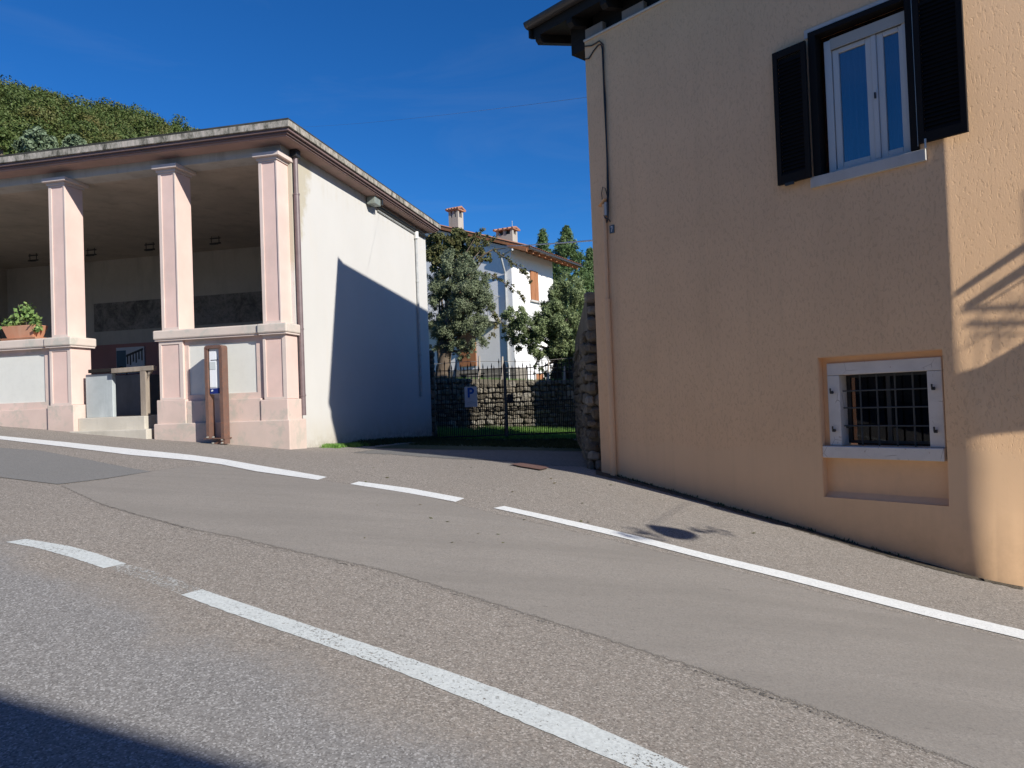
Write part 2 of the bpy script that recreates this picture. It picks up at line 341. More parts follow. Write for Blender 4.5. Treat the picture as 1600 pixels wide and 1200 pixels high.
def stucco():
    t = NT('ochre_roughcast_render', .95, .15)
    z = t.sep()[2]
    c = (.87, .565, .33)
    col = t.mix(t.ramp(t.noise(.8, 6, .62), [(.3, 0.), (.7, 1.)]), mul(c, .93), mul(c, 1.04))
    vv = t.scaled((1.6, 1.6, .4)); col = t.mix(t.math('MULTIPLY', t.ramp(t.noise(1.2, 6, .7, vv), [(.5, 0.), (.75, 1.)]), .22), col, mul(c, .74))
    edge = t.math('ADD', z, t.math('MULTIPLY', t.math('SUBTRACT', t.noise(2.2, 4, .6), .5), .35))
    rough = t.mapr(edge, -.72, -.60)                       # smooth plinth band below, raked render above
    # right of the cellar window the band is lower, left of it higher
    wv = t.scaled((44, 44, 17)); worm = t.noise(1., 5, .62, wv, .5)
    pits = t.ramp(worm, [(.56, 1.), (.62, .0)])
    wv2 = t.scaled((120, 120, 50)); grain = t.noise(1., 3, .6, wv2)
    h = t.math('ADD', t.math('MULTIPLY', pits, .8), t.math('MULTIPLY', grain, .5))
    col = t.mix(t.math('MULTIPLY', t.math('SUBTRACT', 1., pits), t.math('MULTIPLY', rough, .16)), col, mul(c, .6))
    col = t.mix(t.math('MULTIPLY', t.math('SUBTRACT', 1., rough), .25), col, (.81, .57, .36))
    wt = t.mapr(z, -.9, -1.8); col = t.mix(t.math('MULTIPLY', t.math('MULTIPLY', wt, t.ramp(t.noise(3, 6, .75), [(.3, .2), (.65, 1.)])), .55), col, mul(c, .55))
    rn_ = t.ramp(t.noise(1., 6, .7, t.scaled((5., 5., .22))), [(.52, 0.), (.72, 1.)]); col = t.mix(t.math('MULTIPLY', rn_, .20), col, mul(c, .66))
    bl_ = t.ramp(t.noise(.45, 3, .5), [(.35, 0.), (.65, 1.)]); col = t.mix(t.math('MULTIPLY', bl_, .16), col, mul(c, .78))
    t.color(col)
    st = t.math('ADD', t.math('MULTIPLY', rough, .55), .06); t.bump(h, st, .006); return t.m
M['stucco'] = stucco()
M['stucco_plain'] = plaster('ochre_smooth_plaster', (.86, .54, .31), .06, (.62, .40, .25), .3, .08)
M['chimney'] = plaster('stained_chimney_render', (.42, .38, .33), .15, (.25, .22, .18), .6, .3)
M['infill'] = plaster('grey_eave_infill', (.30, .26, .23), .1, (.2, .17, .15), .4, .2)
M['curtain'] = NT('pale_lace_curtain', .9).color((.13, .15, .20)).m
M['room'] = NT('unlit_room', 1., 0).color((.02, .02, .022)).m
def glass(name, tint=(.75, .8, .85), gain=1.6, base=.05):
    t = NT(name, .02); n = t.n; l = t.l; n.remove(t.b)
    gl = n.new('ShaderNodeBsdfGlossy'); gl.inputs['Roughness'].default_value = .015; gl.inputs['Color'].default_value = (.95, .97, 1, 1)
    tr = n.new('ShaderNodeBsdfTransparent'); tr.inputs['Color'].default_value = (*tint, 1)
    fr = n.new('ShaderNodeFresnel'); fr.inputs['IOR'].default_value = 1.55
    ad = n.new('ShaderNodeMath'); ad.operation = 'MULTIPLY_ADD'; ad.inputs[1].default_value = gain; ad.inputs[2].default_value = base; ad.use_clamp = True
    l.new(fr.outputs[0], ad.inputs[0])
    mx = n.new('ShaderNodeMixShader'); l.new(ad.outputs[0], mx.inputs[0]); l.new(tr.outputs[0], mx.inputs[1]); l.new(gl.outputs[0], mx.inputs[2])
    l.new(mx.outputs[0], n['Material Output'].inputs['Surface']); return t.m
M['glass'] = glass('window_glass')
M['glass_dusty'] = glass('dusty_cellar_glass', (.5, .5, .5), .55, .0)
M['iron'] = metal('grey_black_wrought_iron', (.055, .06, .062), .55)
M['gate_iron'] = metal('dull_black_gate_iron', (.016, .017, .018), .6)
def stonemat(name, a, b, c_):
    t = NT(name, .92); oi = t.n.new('ShaderNodeObjectInfo')
    col = t.ramp(oi.outputs['Random'], [(0., a), (.5, b), (1., c_)])
    n = t.noise(2.2, 6, .75); col = t.mix(t.math('MULTIPLY', t.ramp(n, [(.4, 0.), (.7, 1.)]), .55), col, mul(a, .7)); t.color(col)
    t.bump(t.noise(5, 6, .75), .6, .15); return t.m
M['stone'] = stonemat('grey_brown_rubble_stone', (.13, .112, .085), (.20, .175, .135), (.28, .245, .19))
M['stone_pale'] = stonemat('pale_lime_streaked_stone', (.22, .195, .15), (.30, .27, .22), (.40, .37, .31))
M['mortar'] = plaster('dark_earthy_mortar', (.17, .15, .115), .3, (.15, .135, .10), .5, .8, 14)
M['plinthstone'] = plaster('villa_stone_footing', (.26, .23, .19), .4, (.14, .12, .1), .6, .6, 12)
M['villa'] = plaster('bright_white_villa_render', (.82, .80, .78), .03, (.7, .66, .62), .2, .06)
M['villa_grey'] = plaster('grey_concrete', (.36, .36, .35), .1, (.25, .25, .24), .4, .1)
M['tile'] = plaster('weathered_clay_roof_tile', (.40, .20, .13), .25, (.26, .17, .13), .5, .4, 12)
M['gutter'] = metal('dark_grey_brown_gutter', (.05, .045, .042), .45)
M['bark'] = plaster('grey_brown_bark', (.17, .13, .095), .3, (.08, .06, .045), .6, 1., 14)
M['bark_dark'] = plaster('dark_bark', (.05, .042, .035), .3, (.03, .025, .02), .6, 1., 14)
def leafmat(name, a, b, c_, scale=2.5, trans=.0):
    t = NT(name, .62, .3); n = t.noise(scale, 4, .7); n2 = t.noise(23, 2, .5)
    col = t.ramp(n, [(.32, a), (.5, b), (.68, c_)]); col = t.mix(t.math('MULTIPLY', t.ramp(n2, [(.4, 0.), (.6, 1.)]), .5), col, mul(c_, 1.25)); t.color(col)
    if trans:
        tl = t.n.new('ShaderNodeBsdfTranslucent'); t.l.new(col, tl.inputs['Color']); mx = t.n.new('ShaderNodeMixShader'); mx.inputs[0].default_value = trans
        t.l.new(t.b.outputs[0], mx.inputs[1]); t.l.new(tl.outputs[0], mx.inputs[2]); t.l.new(mx.outputs[0], t.n['Material Output'].inputs['Surface'])
    return t.m
M['olive'] = leafmat('silvery_olive_leaves', (.06, .085, .040), (.13, .165, .085), (.27, .30, .19), 3, .15)
M['olive2'] = leafmat('olive_leaves_with_yellow_green', (.06, .105, .045), (.15, .20, .085), (.29, .34, .17), 3, .2)
M['autumn'] = leafmat('green_leaves_turning_russet', (.05, .075, .025), (.10, .125, .045), (.17, .13, .055), 1.6, .2)
M['conifer'] = leafmat('conifer_needles', (.03, .075, .03), (.07, .13, .045), (.15, .20, .07), 2, .1)
M['wood_leaf'] = leafmat('mixed_woodland_leaves', (.020, .060, .018), (.055, .115, .026), (.15, .125, .042), .14, .1)
M['scrub'] = leafmat('grey_green_bush_leaves', (.08, .12, .07), (.14, .19, .11), (.22, .27, .17), .5, .1)
M['potleaf'] = leafmat('glossy_pot_plant_leaves', (.05, .12, .03), (.12, .22, .06), (.30, .40, .14), 9, .2)
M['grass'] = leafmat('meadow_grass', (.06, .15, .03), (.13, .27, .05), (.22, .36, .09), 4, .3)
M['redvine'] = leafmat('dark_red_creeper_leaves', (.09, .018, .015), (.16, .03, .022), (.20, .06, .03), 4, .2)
M['shade_grass'] = leafmat('shade_darkened_grass', (.02, .035, .012), (.03, .05, .018), (.045, .065, .025), 4, .1)  # darker copy of the grass, shade put into its colour
M['soil'] = plaster('earth_and_moss', (.075, .085, .04), .3, (.05, .06, .025), .5, .9, 18)
M['forestfloor'] = plaster('forest_floor', (.04, .055, .022), .3, (.03, .04, .015), .5, .9, 2)
M['cable'] = metal('weathered_grey_cable', (.22, .20, .18), .6)
M['cable_light'] = metal('white_power_cable', (.75, .75, .75), .6)
M['enamel'] = NT('slate_blue_enamel', .35, .5).color((.07, .085, .10)).m
M['cream'] = plaster('cream_render', (.62, .55, .43), .08, (.45, .4, .33), .3, .1)

# ------------------------------------------------------------------ reference frames
al, ar = R(12.75), R(42)
S = np.array([math.sin(al), math.cos(al), 0]); A = np.array([math.cos(al), -math.sin(al), 0])
W = np.array([-math.sin(ar), math.cos(ar), 0]); nW = np.array([-math.cos(ar), -math.sin(ar), 0])
PO = np.array([-3.626, 11.974, 0.])                      # portico: front right corner
HF = np.array([1.248, 10.327, 0.])                       # ochre house: far corner of the street wall
HP = atdepth(1215, 190, 8.3)
def PL(a, s, z): return PO + A*a + S*s + np.array([0, 0, z])
def HW(x, y, z): return HF - W*x - nW*y + np.array([0, 0, z])   # x towards the viewer along the wall, y into the house

# ------------------------------------------------------------------ ground height
_pts = []
for a, z in [(-5.55,-.13),(-4.55,-.22),(-2.36,-.44),(-1.48,-.51),(-.55,-.59),(.07,-.66)]:
    q = PL(a, 0, 0); _pts.append((q[0], q[1], z))
for s_, z in [(1.78,-.74),(3.97,-.80),(7.03,-.93)]:
    q = PL(0, s_, 0); _pts.append((q[0], q[1], z))
for b in [(957.6,741.3),(1015,757),(1105,782.9),(1240,820),(1350,853.8),(1450,881),(1508,893)]:
    _pts.append(tuple(onplane(*b, HP, nW)))
_pts += [(0,0,-1.62),(-5,1.5,-1.1),(4.5,0.5,-2.15),(0,19.4,-1.05),(1.6,19.3,-1.08),(0,24,-1.05),(5.0,6.67,-1.94),(-14,14,.45),(-12,3,-.2),(11,-3,-3.0),(11,5,-2.6),(1.1,10.6,-1.03),(0,-8,-1.75)]
gp = np.array(_pts)
def _phi(r): return np.where(r > 0, r*r*np.log(r+1e-9), 0)
_n = len(gp); _D = np.hypot(gp[:,None,0]-gp[None,:,0], gp[:,None,1]-gp[None,:,1])
_A = np.zeros((_n+3, _n+3)); _A[:_n,:_n] = _phi(_D) + .3*np.eye(_n); _P = np.c_[np.ones(_n), gp[:,:2]]; _A[:_n,_n:] = _P; _A[_n:,:_n] = _P.T
_co = np.linalg.solve(_A, np.r_[gp[:,2], 0, 0, 0])
def sm(x, a, b): t = np.clip((x-a)/(b-a), 0, 1); return t*t*(3-2*t)
def gz(x, y):
    x = np.asarray(x, float); y = np.asarray(y, float)
    cx = np.clip(x, -15, 12); cy = np.clip(y, -8, 25)
    r = np.hypot(cx[...,None]-gp[:,0], cy[...,None]-gp[:,1])
    return _phi(r)@_co[:_n] + _co[_n] + _co[_n+1]*cx + _co[_n+2]*cy
def ghit(a, b):
    d = ray(a, b); ts = np.linspace(.8, 45, 900); f = ts*d[2] - gz(ts*d[0], ts*d[1]); i = int(np.argmax(f < 0)); lo, hi = ts[i-1], ts[i]
    for _ in range(26):
        m_ = (lo+hi)/2
        if m_*d[2] - gz(m_*d[0], m_*d[1]) > 0: lo = m_
        else: hi = m_
    return d*lo
def axis_lines(lo, hi, step, far):
    a = list(np.arange(lo, hi+1e-6, step)); s_ = step; v = hi
    out = []
    while v < far: s_ *= 1.35; v += s_; out.append(v)
    s_ = step; v = lo; inn = []
    while v > -far: s_ *= 1.35; v -= s_; inn.append(v)
    return np.array(inn[::-1] + a + out)
gx = axis_lines(-15, 12, .22, 900); gy = axis_lines(-6, 25, .22, 900)
X_, Y_ = np.meshgrid(gx, gy, indexing='ij'); Z_ = gz(X_, Y_)
me = bpy.data.meshes.new('ground'); nx, ny = X_.shape
me.from_pydata(np.c_[X_.ravel(), Y_.ravel(), Z_.ravel()].tolist(), [], [(i*ny+j, (i+1)*ny+j, (i+1)*ny+j+1, i*ny+j+1) for i in range(nx-1) for j in range(ny-1)])
me.polygons.foreach_set('use_smooth', [True]*len(me.polygons)); me.materials.append(M['ground'])
ground = bpy.data.objects.new('ground', me); C.objects.link(ground); ground['kind'] = 'structure'

def resample(P, n):
    P = np.array(P, float); d = np.r_[0, np.cumsum(np.linalg.norm(np.diff(P, axis=0), axis=1))]; t = np.linspace(0, d[-1], n)
    return np.c_[np.interp(t, d, P[:,0]), np.interp(t, d, P[:,1])]
def sheet(name, m, top, bot, lift, n=60, k=4, jitter=0., kind='structure'):
    T = resample([ghit(*q)[:2] for q in top], n); B = resample([ghit(*q)[:2] for q in bot], n)
    if jitter:
        e = rng.normal(0, jitter, (n, 2)); T += e; B += rng.normal(0, jitter, (n, 2))
    rows = []
    for i in range(n):
        r_ = []
        for j in range(k+1):
            q = T[i]*(1-j/k) + B[i]*(j/k); r_.append((q[0], q[1], float(gz(q[0], q[1])) + lift))
        rows.append(r_)
    mb = MB().grid(rows); o = mb.build(name, m, None, smooth=True, fix=False)
    if o.data.polygons[0].normal.z < 0: o.data.flip_normals()
    wd_ = np.linalg.norm(T-B, axis=1); arc = np.r_[0, np.cumsum(np.linalg.norm(np.diff(T, axis=0), axis=1))]
    ed = [min(min(j, k-j)/k*wd_[i], arc[i]+.02, arc[-1]-arc[i]+.02) for i in range(n) for j in range(k+1)]
    at_ = o.data.attributes.new('edge', 'FLOAT', 'POINT'); at_.data.foreach_set('value', np.array(ed, dtype=np.float32))
    o['kind'] = kind; return o

# resurfaced strip, patches (each sheet a few mm above the one below)
sheet('lane_resurfacing', M['lane'],
      [(90,759),(170,748),(232,737),(290,729),(345,727),(420,740),(510,751),(640,768),(780,803),(1000,853),(1200,903),(1400,955),(1600,1003),(1850,1075)],
      [(90,759),(150,787),(210,806),(300,829),(375,844),(450,862),(600,894),(750,940),(900,988),(1100,1052),(1300,1122),(1500,1198),(1620,1250)], .003, 150, 60)
sheet('dark_asphalt_patch', M['dpatch'],
      [(-160,694),(0,700),(60,704),(120,715),(200,731),(236,737)], [(-160,742),(0,747),(50,753),(90,758),(165,749),(234,738)], .006, 50, 30)
sheet('concrete_apron', M['apron'],
      [(575,703),(640,702),(700,701),(800,702),(920,706)], [(540,708),(610,711),(700,718),(800,722),(850,729),(935,731)], .003, 50, 20, .02)
sheet('lane_seam', M['seam'], [(150,786),(300,828),(450,861),(600,893),(750,939),(900,987),(1100,1051),(1300,1121),(1480,1189)],
      [(150,787.5),(300,830),(450,863.5),(600,896),(750,942),(900,990.5),(1100,1055),(1300,1126),(1480,1194)], .0045, 220, 1, .006)
M['grit_shade'] = asphalt('grit_and_painted_shade', (.03, .026, .02), (.085, .072, .055), (.20, .175, .14), (.10, .08, .055), 90, .9, .2, fade=.05)  # grit whose dark colour also paints in the wall's shadow strip
sheet('wall_foot_grit_shade', M['grit_shade'], [(930,733),(1015,755),(1105,781),(1240,818),(1350,851),(1450,879),(1500,893),(1600,916)], [(930,742),(1015,763),(1105,788),(1240,827),(1350,860),(1450,888),(1500,901),(1600,924)], .004, 160, 12, .012)
# painted lines
def line(top, bot, m='paint', lift=.006, name='edge_line'):
    return sheet(name, M[m], top, bot, lift, 90, 2, .002)
line([(-140,667),(0,681.5),(100,691),(200,701.5),(300,711.5),(350,718),(400,727),(460,737),(511,746)], [(-140,673),(0,687),(100,698.5),(200,711),(300,720),(345,726),(400,737),(450,744),(497,750.5)])
line([(561,753),(640,763.5),(726,779.5)], [(547,757),(640,771.5),(712,785)])
line([(788,791.5),(880,811.5),(970,832),(1105,866),(1240,897.5),(1350,925.5),(1450,950.5),(1600,986),(1800,1038)], [(771,794.5),(880,819.5),(970,840.5),(1105,875.5),(1240,909),(1350,938),(1450,964),(1600,1000),(1800,1054)])
line([(41,842.5),(110,854),(150,865),(197,881)], [(9,847.5),(60,857),(110,871),(162,888.5)], 'paint_worn', .003, name='centre_line')
line([(316,921.5),(360,936),(450,966.5),(600,1015.5),(750,1067),(900,1122),(1066,1196),(1180,1250)], [(282,930),(356,957),(450,989.5),(600,1041.5),(750,1101),(860,1147),(985,1200),(1090,1250)], 'paint_worn', .003, name='centre_line')
line([(190,880),(240,892),(316,921)], [(175,890),(225,907),(286,930)], 'paint_ghost', .002, name='faded_centre_line')

# ------------------------------------------------------------------ portico building
rz = -al
por = thing('portico_building', 'low pink and cream building with an open pillared portico facing the road', 'building', PO, rz)
box('side_wall', M['side'], por, -.25, 0, .40, 7.1, -1.6, 4.295)
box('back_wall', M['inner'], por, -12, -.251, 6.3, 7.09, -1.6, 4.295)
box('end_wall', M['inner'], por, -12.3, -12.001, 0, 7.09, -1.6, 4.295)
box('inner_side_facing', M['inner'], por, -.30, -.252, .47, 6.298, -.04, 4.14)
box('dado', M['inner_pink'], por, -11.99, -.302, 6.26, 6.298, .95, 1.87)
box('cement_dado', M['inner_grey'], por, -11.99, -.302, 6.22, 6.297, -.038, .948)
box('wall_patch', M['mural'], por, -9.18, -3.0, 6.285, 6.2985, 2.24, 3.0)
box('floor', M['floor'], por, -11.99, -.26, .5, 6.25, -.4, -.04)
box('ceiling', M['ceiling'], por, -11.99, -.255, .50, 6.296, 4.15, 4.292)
box('beam', M['beam'], por, -11.9, -.03, .14, .498, 4.145, 4.293)
# roof: stained slab edge over stepped cornice boards
box('roof_covering', M['rooftop'], por, -12.4, .35, -.28, 7.22, 4.502, 4.54)
box('roof_slab', M['fascia'], por, -12.4, .37, -.30, 7.25, 4.40, 4.50, .006)
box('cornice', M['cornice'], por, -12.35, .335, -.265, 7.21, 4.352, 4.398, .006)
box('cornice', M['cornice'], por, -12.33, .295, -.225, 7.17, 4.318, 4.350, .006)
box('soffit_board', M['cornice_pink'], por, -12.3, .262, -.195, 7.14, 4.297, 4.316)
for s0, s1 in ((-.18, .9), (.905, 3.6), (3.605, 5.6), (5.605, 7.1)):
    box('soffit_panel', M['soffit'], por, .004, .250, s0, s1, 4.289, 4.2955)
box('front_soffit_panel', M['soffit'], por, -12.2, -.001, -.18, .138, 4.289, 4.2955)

def framed(name, a0, a1, s0, z0, z1, depth, l, r_, t_, b_, m, mf, par, rec=.014):
    o = MB(); o.box(a0, a1, s0+rec, s0+depth, z0, z1); ob = o.build(name, m, par, .006)
    f = MB(); f.box(a0, a0+l, s0, s0+rec-.0005, z0, z1); f.box(a1-r_, a1, s0, s0+rec-.0005, z0, z1)
    f.box(a0+l, a1-r_, s0, s0+rec-.0005, z1-t_, z1); f.box(a0+l, a1-r_, s0, s0+rec-.0005, z0, z0+b_)
    f.build('panel_moulding', mf, ob); return ob
for a0, a1 in ((-6.72, -6.39), (-4.47, -4.14), (-2.27, -1.945), (-.39, -.065)):
    p_ = framed('pillar', a0, a1, .05, 1.368, 4.03, .41, .055, .022, .03, .05, M['pink'], M['pink_edge'], por)
    box('pillar_neck', M['pink_edge'], p_, a0-.02, a1+.02, .028, .48, 4.031, 4.078)
    box('capital', M['pink_edge'], p_, a0-.06, a1+.085, -.03, .53, 4.079, 4.143, .004)
for a0, a1, zb in ((-4.48, -4.05, .195), (-2.30, -1.85, .21), (-.375, .03, .15)):
    p_ = framed('pedestal', a0, a1, .0, zb, 1.19, .46 if a0 < -1 else .38, .045, .065, .06, .035, M['pink'], M['pink_edge'], por)
for q in ((-6.75, -6.36, .195),): framed('pedestal', q[0], q[1], 0, q[2], 1.19, .46, .045, .065, .06, .035, M['pink'], M['pink_edge'], por)
# plinths
MB().box(-4.52, -3.985, -.035, .50, -.9, .193).build('plinth', M['pink_dirty'], por, .012)
MB().box(-6.8, -6.33, -.035, .50, -.9, .193).build('plinth', M['pink_dirty'], por, .012)
MB().box(-2.345, -1.80, -.035, .50, -.9, .207).build('plinth', M['pink_dirty'], por, .012)
MB().box(-.43, .055, -.035, .42, -1.1, .147).build('plinth', M['pink_dirty'], por, .012)
MB().box(-1.799, -.432, -.012, .40, -1.1, .178).build('plinth', M['pink_dirty'], por, .01)
MB().box(-2.385, .095, -.072, .48, -1.2, -.185).build('footing', M['pink_dirty'], por, .014)
MB().box(-6.329, -4.521, .0, .40, -.9, .145).build('plinth', M['pink_dirty'], por, .01)
MB().box(-11.9, -6.801, .0, .40, -.9, .145).build('plinth', M['pink_dirty'], por, .01)
# infill walls with white panels
def infill(a0, a1, p0, p1, zb=.28, zt=1.108, z0=.14):
    f = MB(); f.box(a0, p0, .05, .36, z0, 1.19); f.box(p1, a1, .05, .36, z0, 1.19); f.box(p0, p1, .05, .36, zt, 1.19); f.box(p0, p1, .05, .36, z0, zb)
    o = f.build('infill_wall', M['pink_dirty'], por)
    box('white_panel', M['white_panel'], o, p0+.0005, p1-.0005, .068, .35, zb+.0005, zt-.0005)
infill(-1.849, -.376, -1.775, -.525, .275, 1.112, .18)
infill(-6.359, -4.481, -6.29, -4.63, .265, 1.105, .147)
infill(-11.9, -6.751, -11.8, -6.84, .265, 1.105, .147)
# coping rail, rounded by its bevel
for a0, a1, s0, zz in ((-11.9, -6.80, -.055, 1.215), (-6.33, -4.535, -.055, 1.215), (-4.532, -3.975, -.075, 1.215), (-6.797, -6.333, -.075, 1.215), (-2.375, -.432, -.055, 1.215), (-.429, .095, -.085, 1.215)):
    box('coping', M['coping'], por, a0, a1, s0, .52 if a0 < -1 else .385, zz, 1.366, .022)
    box('coping_moulding', M['pink_edge'], por, a0+.02, a1-.02, s0+.025, .50 if a0 < -1 else .38, 1.1905, 1.2145)
# steps, floor edge
MB().box(-3.984, -2.66, .06, .499, -.9, -.042).build('step', M['step'], por, .012)
MB().box(-3.984, -2.47, -.14, .30, -1.1, -.262).build('step', M['step'], por, .014)
MB().box(-2.66, -2.39, .32, .499, -.9, -.045).build('step', M['step'], por, .008)
# pipes
dp = MB(); dp.tube([(.06, .445, 4.16), (.06, .445, 3.55)], .038, 12); dp.tube([(.06, .445, 3.56), (.06, .447, -.13)], .047, 12)
dpo = dp.build('downpipe', M['brownpipe'], por, smooth=False)
MB().box(.0, .12, .37, .52, 4.16, 4.288).build('rain_hopper', M['dark_metal'], dpo, .01)
for z in (3.55, 1.3, .2): MB().tube([(.06, .446, z-.012), (.06, .446, z+.012)], .054, 12).build('pipe_collar', M['brownpipe'], dpo)
gpo = MB().tube([(.04, 6.29, 4.02), (.04, 6.29, .16)], .028, 10).build('side_pipe', M['greypipe'], por)
MB().tube([(.05, 6.29, 4.16), (.05, 6.29, 3.99)], .055, 12).build('pipe_fitting', M['whitecap'], gpo)
for z in (2.95, 1.16): MB().tube([(.04, 6.29, z-.02), (.04, 6.29, z+.02)], .038, 10).build('pipe_collar', M['greypipe'], gpo)
MB().tube([(.05, 3.95, 4.20), (.05, 6.24, 4.18), (.05, 7.0, 4.18)], .03, 8).build('cable_conduit', M['dark_metal'], por)
MB().tube([(.03, 4.0, 4.13), (.03, 6.24, 4.11)], .015, 8).build('cable_conduit', M['greypipe'], por)
fl = box('floodlight', M['lampbox'], por, .02, .21, 3.42, 3.72, 4.13, 4.285, .012)
box('floodlight_bracket', M['dark_metal'], fl, .05, .24, 3.73, 3.78, 4.17, 4.287)
for a in (-9.7, -7.97, -6.3, -4.5):
    l_ = MB(); l_.tube([(a-.14, 4.9, 4.10), (a+.14, 4.9, 4.10)], .014, 6); l_.tube([(a-.14, 4.9, 3.98), (a+.14, 4.9, 3.98)], .02, 6)
    for d_ in (-.1, .1): l_.tube([(a+d_, 4.9, 4.15), (a+d_, 4.9, 3.98)], .010, 6)
    l_.box(a-.13, a+.05, 4.86, 4.94, 3.955, 3.985)
    l_.build('ceiling_lamp', M['dark_metal'], por)

# things inside and in front of the portico
def pthing(name, label, cat, a, s, z, group=None): return thing(name, label, cat, PL(a, s, z), rz, group)
tr = pthing('wash_trough', 'dark grey stone wash trough in the shade at the back of the portico', 'trough', -7.2, 4.6, -.04)
mb = MB(); mb.box(-1.3, 1.3, -.45, -.33, 0, .95); mb.box(-1.3, 1.3, .33, .45, 0, .95); mb.box(-1.3, -1.18, -.33, .33, 0, .95); mb.box(1.18, 1.3, -.33, .33, 0, .95); mb.box(-1.18, 1.18, -.33, .33, 0, .3)
mb.build('basin', M['inner_grey'], tr, .01)
MB().tube([(0, .5, .9), (0, .5, 1.15), (0, .3, 1.2), (0, .2, 1.12)], .02, 8).build('spout', M['dark_metal'], tr)
nb = pthing('notice_board', 'white framed notice board with a blue grey strip on the red back wall', 'notice board', -8.03, 6.255, 1.07)
MB().box(-.43, .43, -.03, 0, 0, .70).build('board', M['signwhite'], nb)
MB().box(-.42, -.13, -.036, -.031, .01, .62).build('blue_grey_poster', plaster('blue_grey_print', (.10, .15, .19), .1), nb)
bb = MB()
bb.prism([(-.12, -.036, .50), (.40, -.036, .66), (.40, -.036, .60), (-.12, -.036, .44)], (0, .004, 0))
for k in range(6):
    x = -.10+k*.088; bb.box(x, x+.04, -.036, -.032, .50+.028*k-.25-.02*(k % 2)*3, .475+.028*k)
bb.box(-.12, .40, -.036, -.032, .02, .09)
bb.build('dark_drawing', M['dark_metal'], nb)
ps = pthing('stone_slab', 'upright blue grey stone slab beside the left pedestal in the entrance', 'slab', -3.64, .25, -.043)
MB().box(-.31, .235, -.04, .04, 0, .755).build('slab_stone', M['slabstone'], ps, .008)
pb = pthing('wooden_barrier', 'weathered wooden rail on one post across the portico entrance', 'barrier', -2.72, .17, -.044)
MB().box(-.055, .055, -.055, .055, 0, .765).build('post', M['wood_grey'], pb, .006)
MB().prism([(-.62, -.06, .752), (.21, -.06, .768), (.21, -.06, .848), (-.62, -.06, .832)], (0, .10, 0)).build('rail', M['wood_grey'], pb, .006)
MB().prism([(-1.12, -.02, .775), (-.60, -.02, .783), (-.60, -.02, .845), (-1.12, -.02, .837)], (0, .10, 0)).build('rail', M['wood_dark'], pb, .006)
MB().prism([(.056, -.03, .60), (.056, -.03, .67), (.16, -.03, .765), (.09, -.03, .765)], (0, .05, 0)).build('brace', M['wood_grey'], pb)

# planter
pt = pthing('planter', 'terracotta trough with a leafy green plant on the portico ledge', 'planter', -5.10, .12, 1.368)
def taper(w0, d0, w1, d1, z0, z1, mbx):
    n = len(mbx.v); mbx.v += [(-w0,-d0,z0),(w0,-d0,z0),(w0,d0,z0),(-w0,d0,z0),(-w1,-d1,z1),(w1,-d1,z1),(w1,d1,z1),(-w1,d1,z1)]
    mbx.f += [(n,n+3,n+2,n+1),(n+4,n+5,n+6,n+7),(n,n+1,n+5,n+4),(n+1,n+2,n+6,n+5),(n+2,n+3,n+7,n+6),(n+3,n,n+4,n+7)]
mb = MB(); taper(.27, .11, .36, .145, .035, .25, mb); mb.build('pot', M['terracotta'], pt, .008)
mb = MB(); taper(.36, .15, .38, .17, .0, .034, mb); mb.build('saucer', M['terracotta'], pt, .004)

def leafcloud(name, m, centers, radii, n, size, aspect=.5, parent=None, up=.3, shell=.55, kind=None, flat=1., seed=1, droop=0.):
    g_ = np.random.default_rng(seed); centers = np.array(centers, float); radii = np.array(radii, float)
    if radii.ndim == 1: radii = np.c_[radii, radii, radii]
    wgt = radii.prod(axis=1)**(2/3); idx = g_.choice(len(centers), n, p=wgt/wgt.sum())
    d = g_.normal(size=(n, 3)); d /= np.linalg.norm(d, axis=1)[:,None]
    rr = (shell + (1-shell)*g_.random(n))*(.85+.3*g_.random(n)); P = centers[idx] + d*radii[idx]*rr[:,None]*np.array([1, 1, flat])
    nrm = d*.8 + g_.normal(size=(n, 3))*.75 + np.array([0, 0, up]); nrm /= np.linalg.norm(nrm, axis=1)[:,None]
    t_ = np.cross(nrm, g_.normal(size=(n, 3))); t_[:,2] -= droop; t_ /= np.linalg.norm(t_, axis=1)[:,None]; b_ = np.cross(nrm, t_); b_ /= np.linalg.norm(b_, axis=1)[:,None]
    s_ = size*(.6+.8*g_.random(n))[:,None]
    V = np.empty((n, 4, 3)); V[:,0] = P - t_*s_; V[:,1] = P - b_*s_*aspect; V[:,2] = P + t_*s_; V[:,3] = P + b_*s_*aspect
    me = bpy.data.meshes.new(name); me.vertices.add(4*n); me.vertices.foreach_set('co', V.ravel()); me.loops.add(4*n)
    me.loops.foreach_set('vertex_index', np.arange(4*n, dtype=np.int32)); me.polygons.add(n)
    me.polygons.foreach_set('loop_start', np.arange(0, 4*n, 4, dtype=np.int32)); me.polygons.foreach_set('loop_total', np.full(n, 4, dtype=np.int32))
    me.update(calc_edges=True); me.validate(); me.materials.append(m)
    o = bpy.data.objects.new(name, me); C.objects.link(o)
    if parent is not None: o.parent = parent
    if kind: o['kind'] = kind
    return o
leafcloud('foliage', M['potleaf'], [(-.05, 0, .45), (.12, 0, .42), (-.22, -.02, .33), (.30, -.08, .28), (.05, -.02, .57), (-.36, -.04, .30), (.36, -.10, .18)], [.17, .16, .15, .11, .13, .10, .09], 330, .046, .62, pt, .4, .3, seed=4)
st = MB()
for k in range(9):
    x = random.uniform(-.25, .3); st.tube([(x*.5, 0, .24), (x*.8, -.02, .38), (x, random.uniform(-.08, .05), random.uniform(.45, .66))], .005, 5)
st.build('stems', M['bark'], pt)

